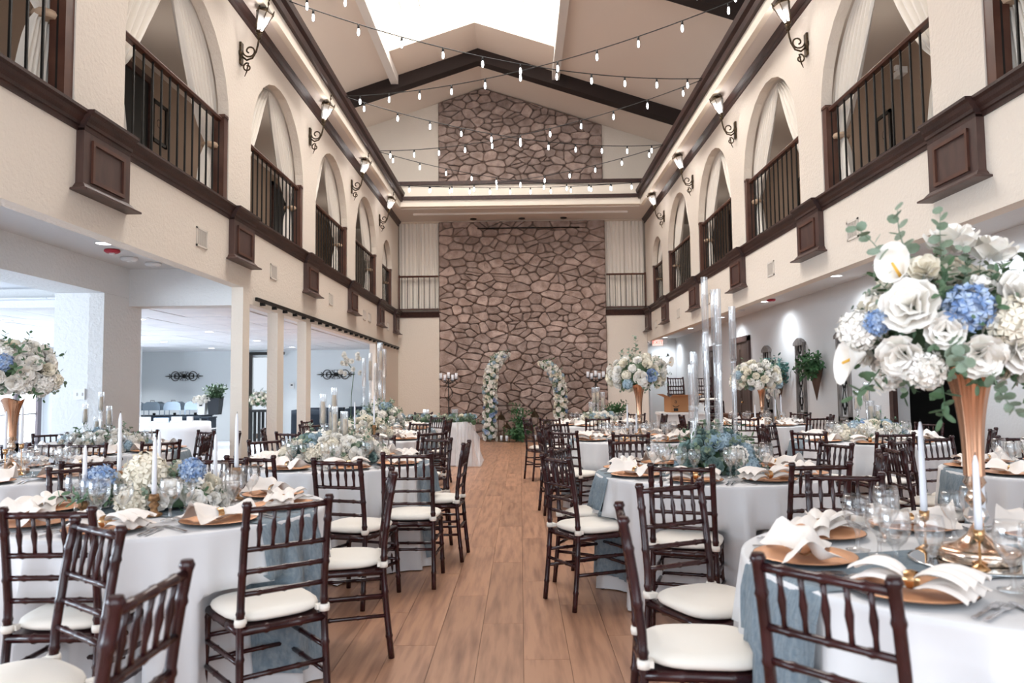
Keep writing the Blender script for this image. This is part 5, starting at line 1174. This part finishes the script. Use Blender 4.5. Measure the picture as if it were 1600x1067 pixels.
t = thing('blue_box', 'small blue box beside the white bottle', 'box', (-7.68, 17.5, .511)); MB().b2(-.08, .08, -.04, .04, 0, .14).build('box_body', mat('box_blue', '#4a7f9e', .6), t); MB().b2(-.05, .05, -.042, -.040, .04, .11).build('label_patch', M_wpaint, t)
dc = (-6.75, 14.3)
def dfn(u, v):
    th = 2*PI*u; j = round(v*8); k = (0.001, .6, .98, 1, 1, 1, 1, 1, 1)[j]; z = (.78, .78, .78, .77, .6, .45, .3, .12, .008)[j]; d = (.78-z)/.78; r = .80*k*(1+.06*d+.03*d*math.sin(15*th)); return (r*math.cos(th), r*math.sin(th), z)
o = MB().grid(dfn, 90, 9, close=True).build('tablecloth', M_cloth); o.location = (dc[0], dc[1], 0); tag(o, 'white cloth on the round cake table before the buffet', 'tablecloth')
for i, (dx, w, h) in enumerate(((-.55, .09, .10), (-.30, .20, .11), (.02, .28, .09), (.30, .18, .11), (.55, .10, .11))):
    t = thing('place_card_box', 'small %s on the round table before the buffet' % ['white card at the pillar end', 'wide white card', 'silver lace box in the middle', 'wide cream card', 'white card at the cart end'][i], 'card', (dc[0]+dx, dc[1]-.2, .782)); MB().b2(-w/2, w/2, -.03, .03, 0, h).build('card', M_wpaint if i != 2 else M_steel, t); MB().b2(-w/2-.01, w/2+.01, -.04, .04, 0, .008).build('card_base', M_wpaint, t)
o = MB().lathe([(.0, 0), (.62, .0), (.62, .004)], n=40).build('lace_runner', M_pblue); o.location = (dc[0], dc[1], .781); o.scale = (1, .5, 1); tag(o, 'pale blue lace mat on the round table before the buffet', 'mat')
# doorway to the garden side with a sliding barn door and a bar
t = thing('barn_door', 'dark weathered sliding door edge beside the bright opening', 'door', (-7.52, 20.78, 0)); MB().b2(-.35, .10, -.04, 0, .02, 2.36).build('door_leaf', mat('barn_wood', '#4a4340', .8, vary='#332d2b', vscale=6, vstretch=(4, 4, .5)), t); MB().b2(-.4, 1.0, -.06, -.02, 2.36, 2.44).build('header_track', M_iron, t)
out = bpy.data.objects.new('window_8', None); COL.objects.link(out); out['kind'] = 'structure'; MB().b2(-7.55, -6.7, 22.6, 22.62, 0, 2.4).build('garden_pane', M_out, out); MB().b2(-7.6, -6.65, 21.1, 22.6, -.02, .0).build('sill', M_wpaint, out)
t = thing('black_bar_stand', 'black open-frame bar stand in the bright doorway', 'stand', (-7.0, 20.3, 0)); mb = MB()
for a in (-.22, .0, .22):
    for b in (-.15, .15): mb.b2(a-.035, a+.035, b-.02, b+.02, 0, .80)
mb.build('uprights', M_black, t); MB().b2(-.28, .28, -.2, .2, .80, .86).build('top', M_black, t)
arrangement('blush, green and yellow flowers on the black bar stand', (-7.05, 20.3, 1.10), (.26, .18, .22), 26, ['rose', 'cream', 'hyd_c'], .07, ['leafy', 'leafy', 'fern'], 36, 66)
def sofa(label, x0, x1, y, h):
    t = thing('draped_sofa', label, 'sofa', ((x0+x1)/2, y, 0)); w = (x1-x0)/2
    def fn(u, v):
        a = 2*PI*u; ex = math.copysign(abs(math.cos(a))**.4, math.cos(a)); ey = math.copysign(abs(math.sin(a))**.4, math.sin(a)); k = min(1, v*2.2) if v < .45 else 1
        z = h+.02*math.sin(u*30) if v < .45 else h-(h-.01)*(v-.45)/.55
        return (w*ex*k*(1+.02*math.sin(a*13)*v), .38*ey*k, z)
    MB().grid(fn, 60, 12, close=True).build('black_drape', M_navy, t); MB().b2(-w*.9, w*.9, .1, .34, h-.02, h+.04).build('back_ridge', M_navy, t)
sofa('dark draped sofa behind the left pillars, nearer the doorway', -6.0, -4.65, 19.9, .86); sofa('dark draped sofa behind the left pillars, nearer the hall wall', -4.6, -3.75, 19.9, .88)
t = thing('thermostat', 'small white thermostat on the side-room wall', 'thermostat', (-6.35, 20.88, 1.50)); MB().box((0, 0, 0), (.12, .04, .16)).build('case', M_wpaint, t); MB().box((0, -.022, .02), (.06, .004, .04)).build('screen', M_black, t)
t = thing('wall_panel_picture', 'narrow dark picture on the wall left of the bright pillar', 'picture', (-9.95, 18.28, 1.65)); MB().b2(-1.42, -1.30, -.03, 0, -.35, .30).build('frame', M_black, t); MB().b2(-1.40, -1.32, -.035, -.03, -.33, .28).build('canvas', M_navy, t)
print('objects', len(bpy.data.objects))
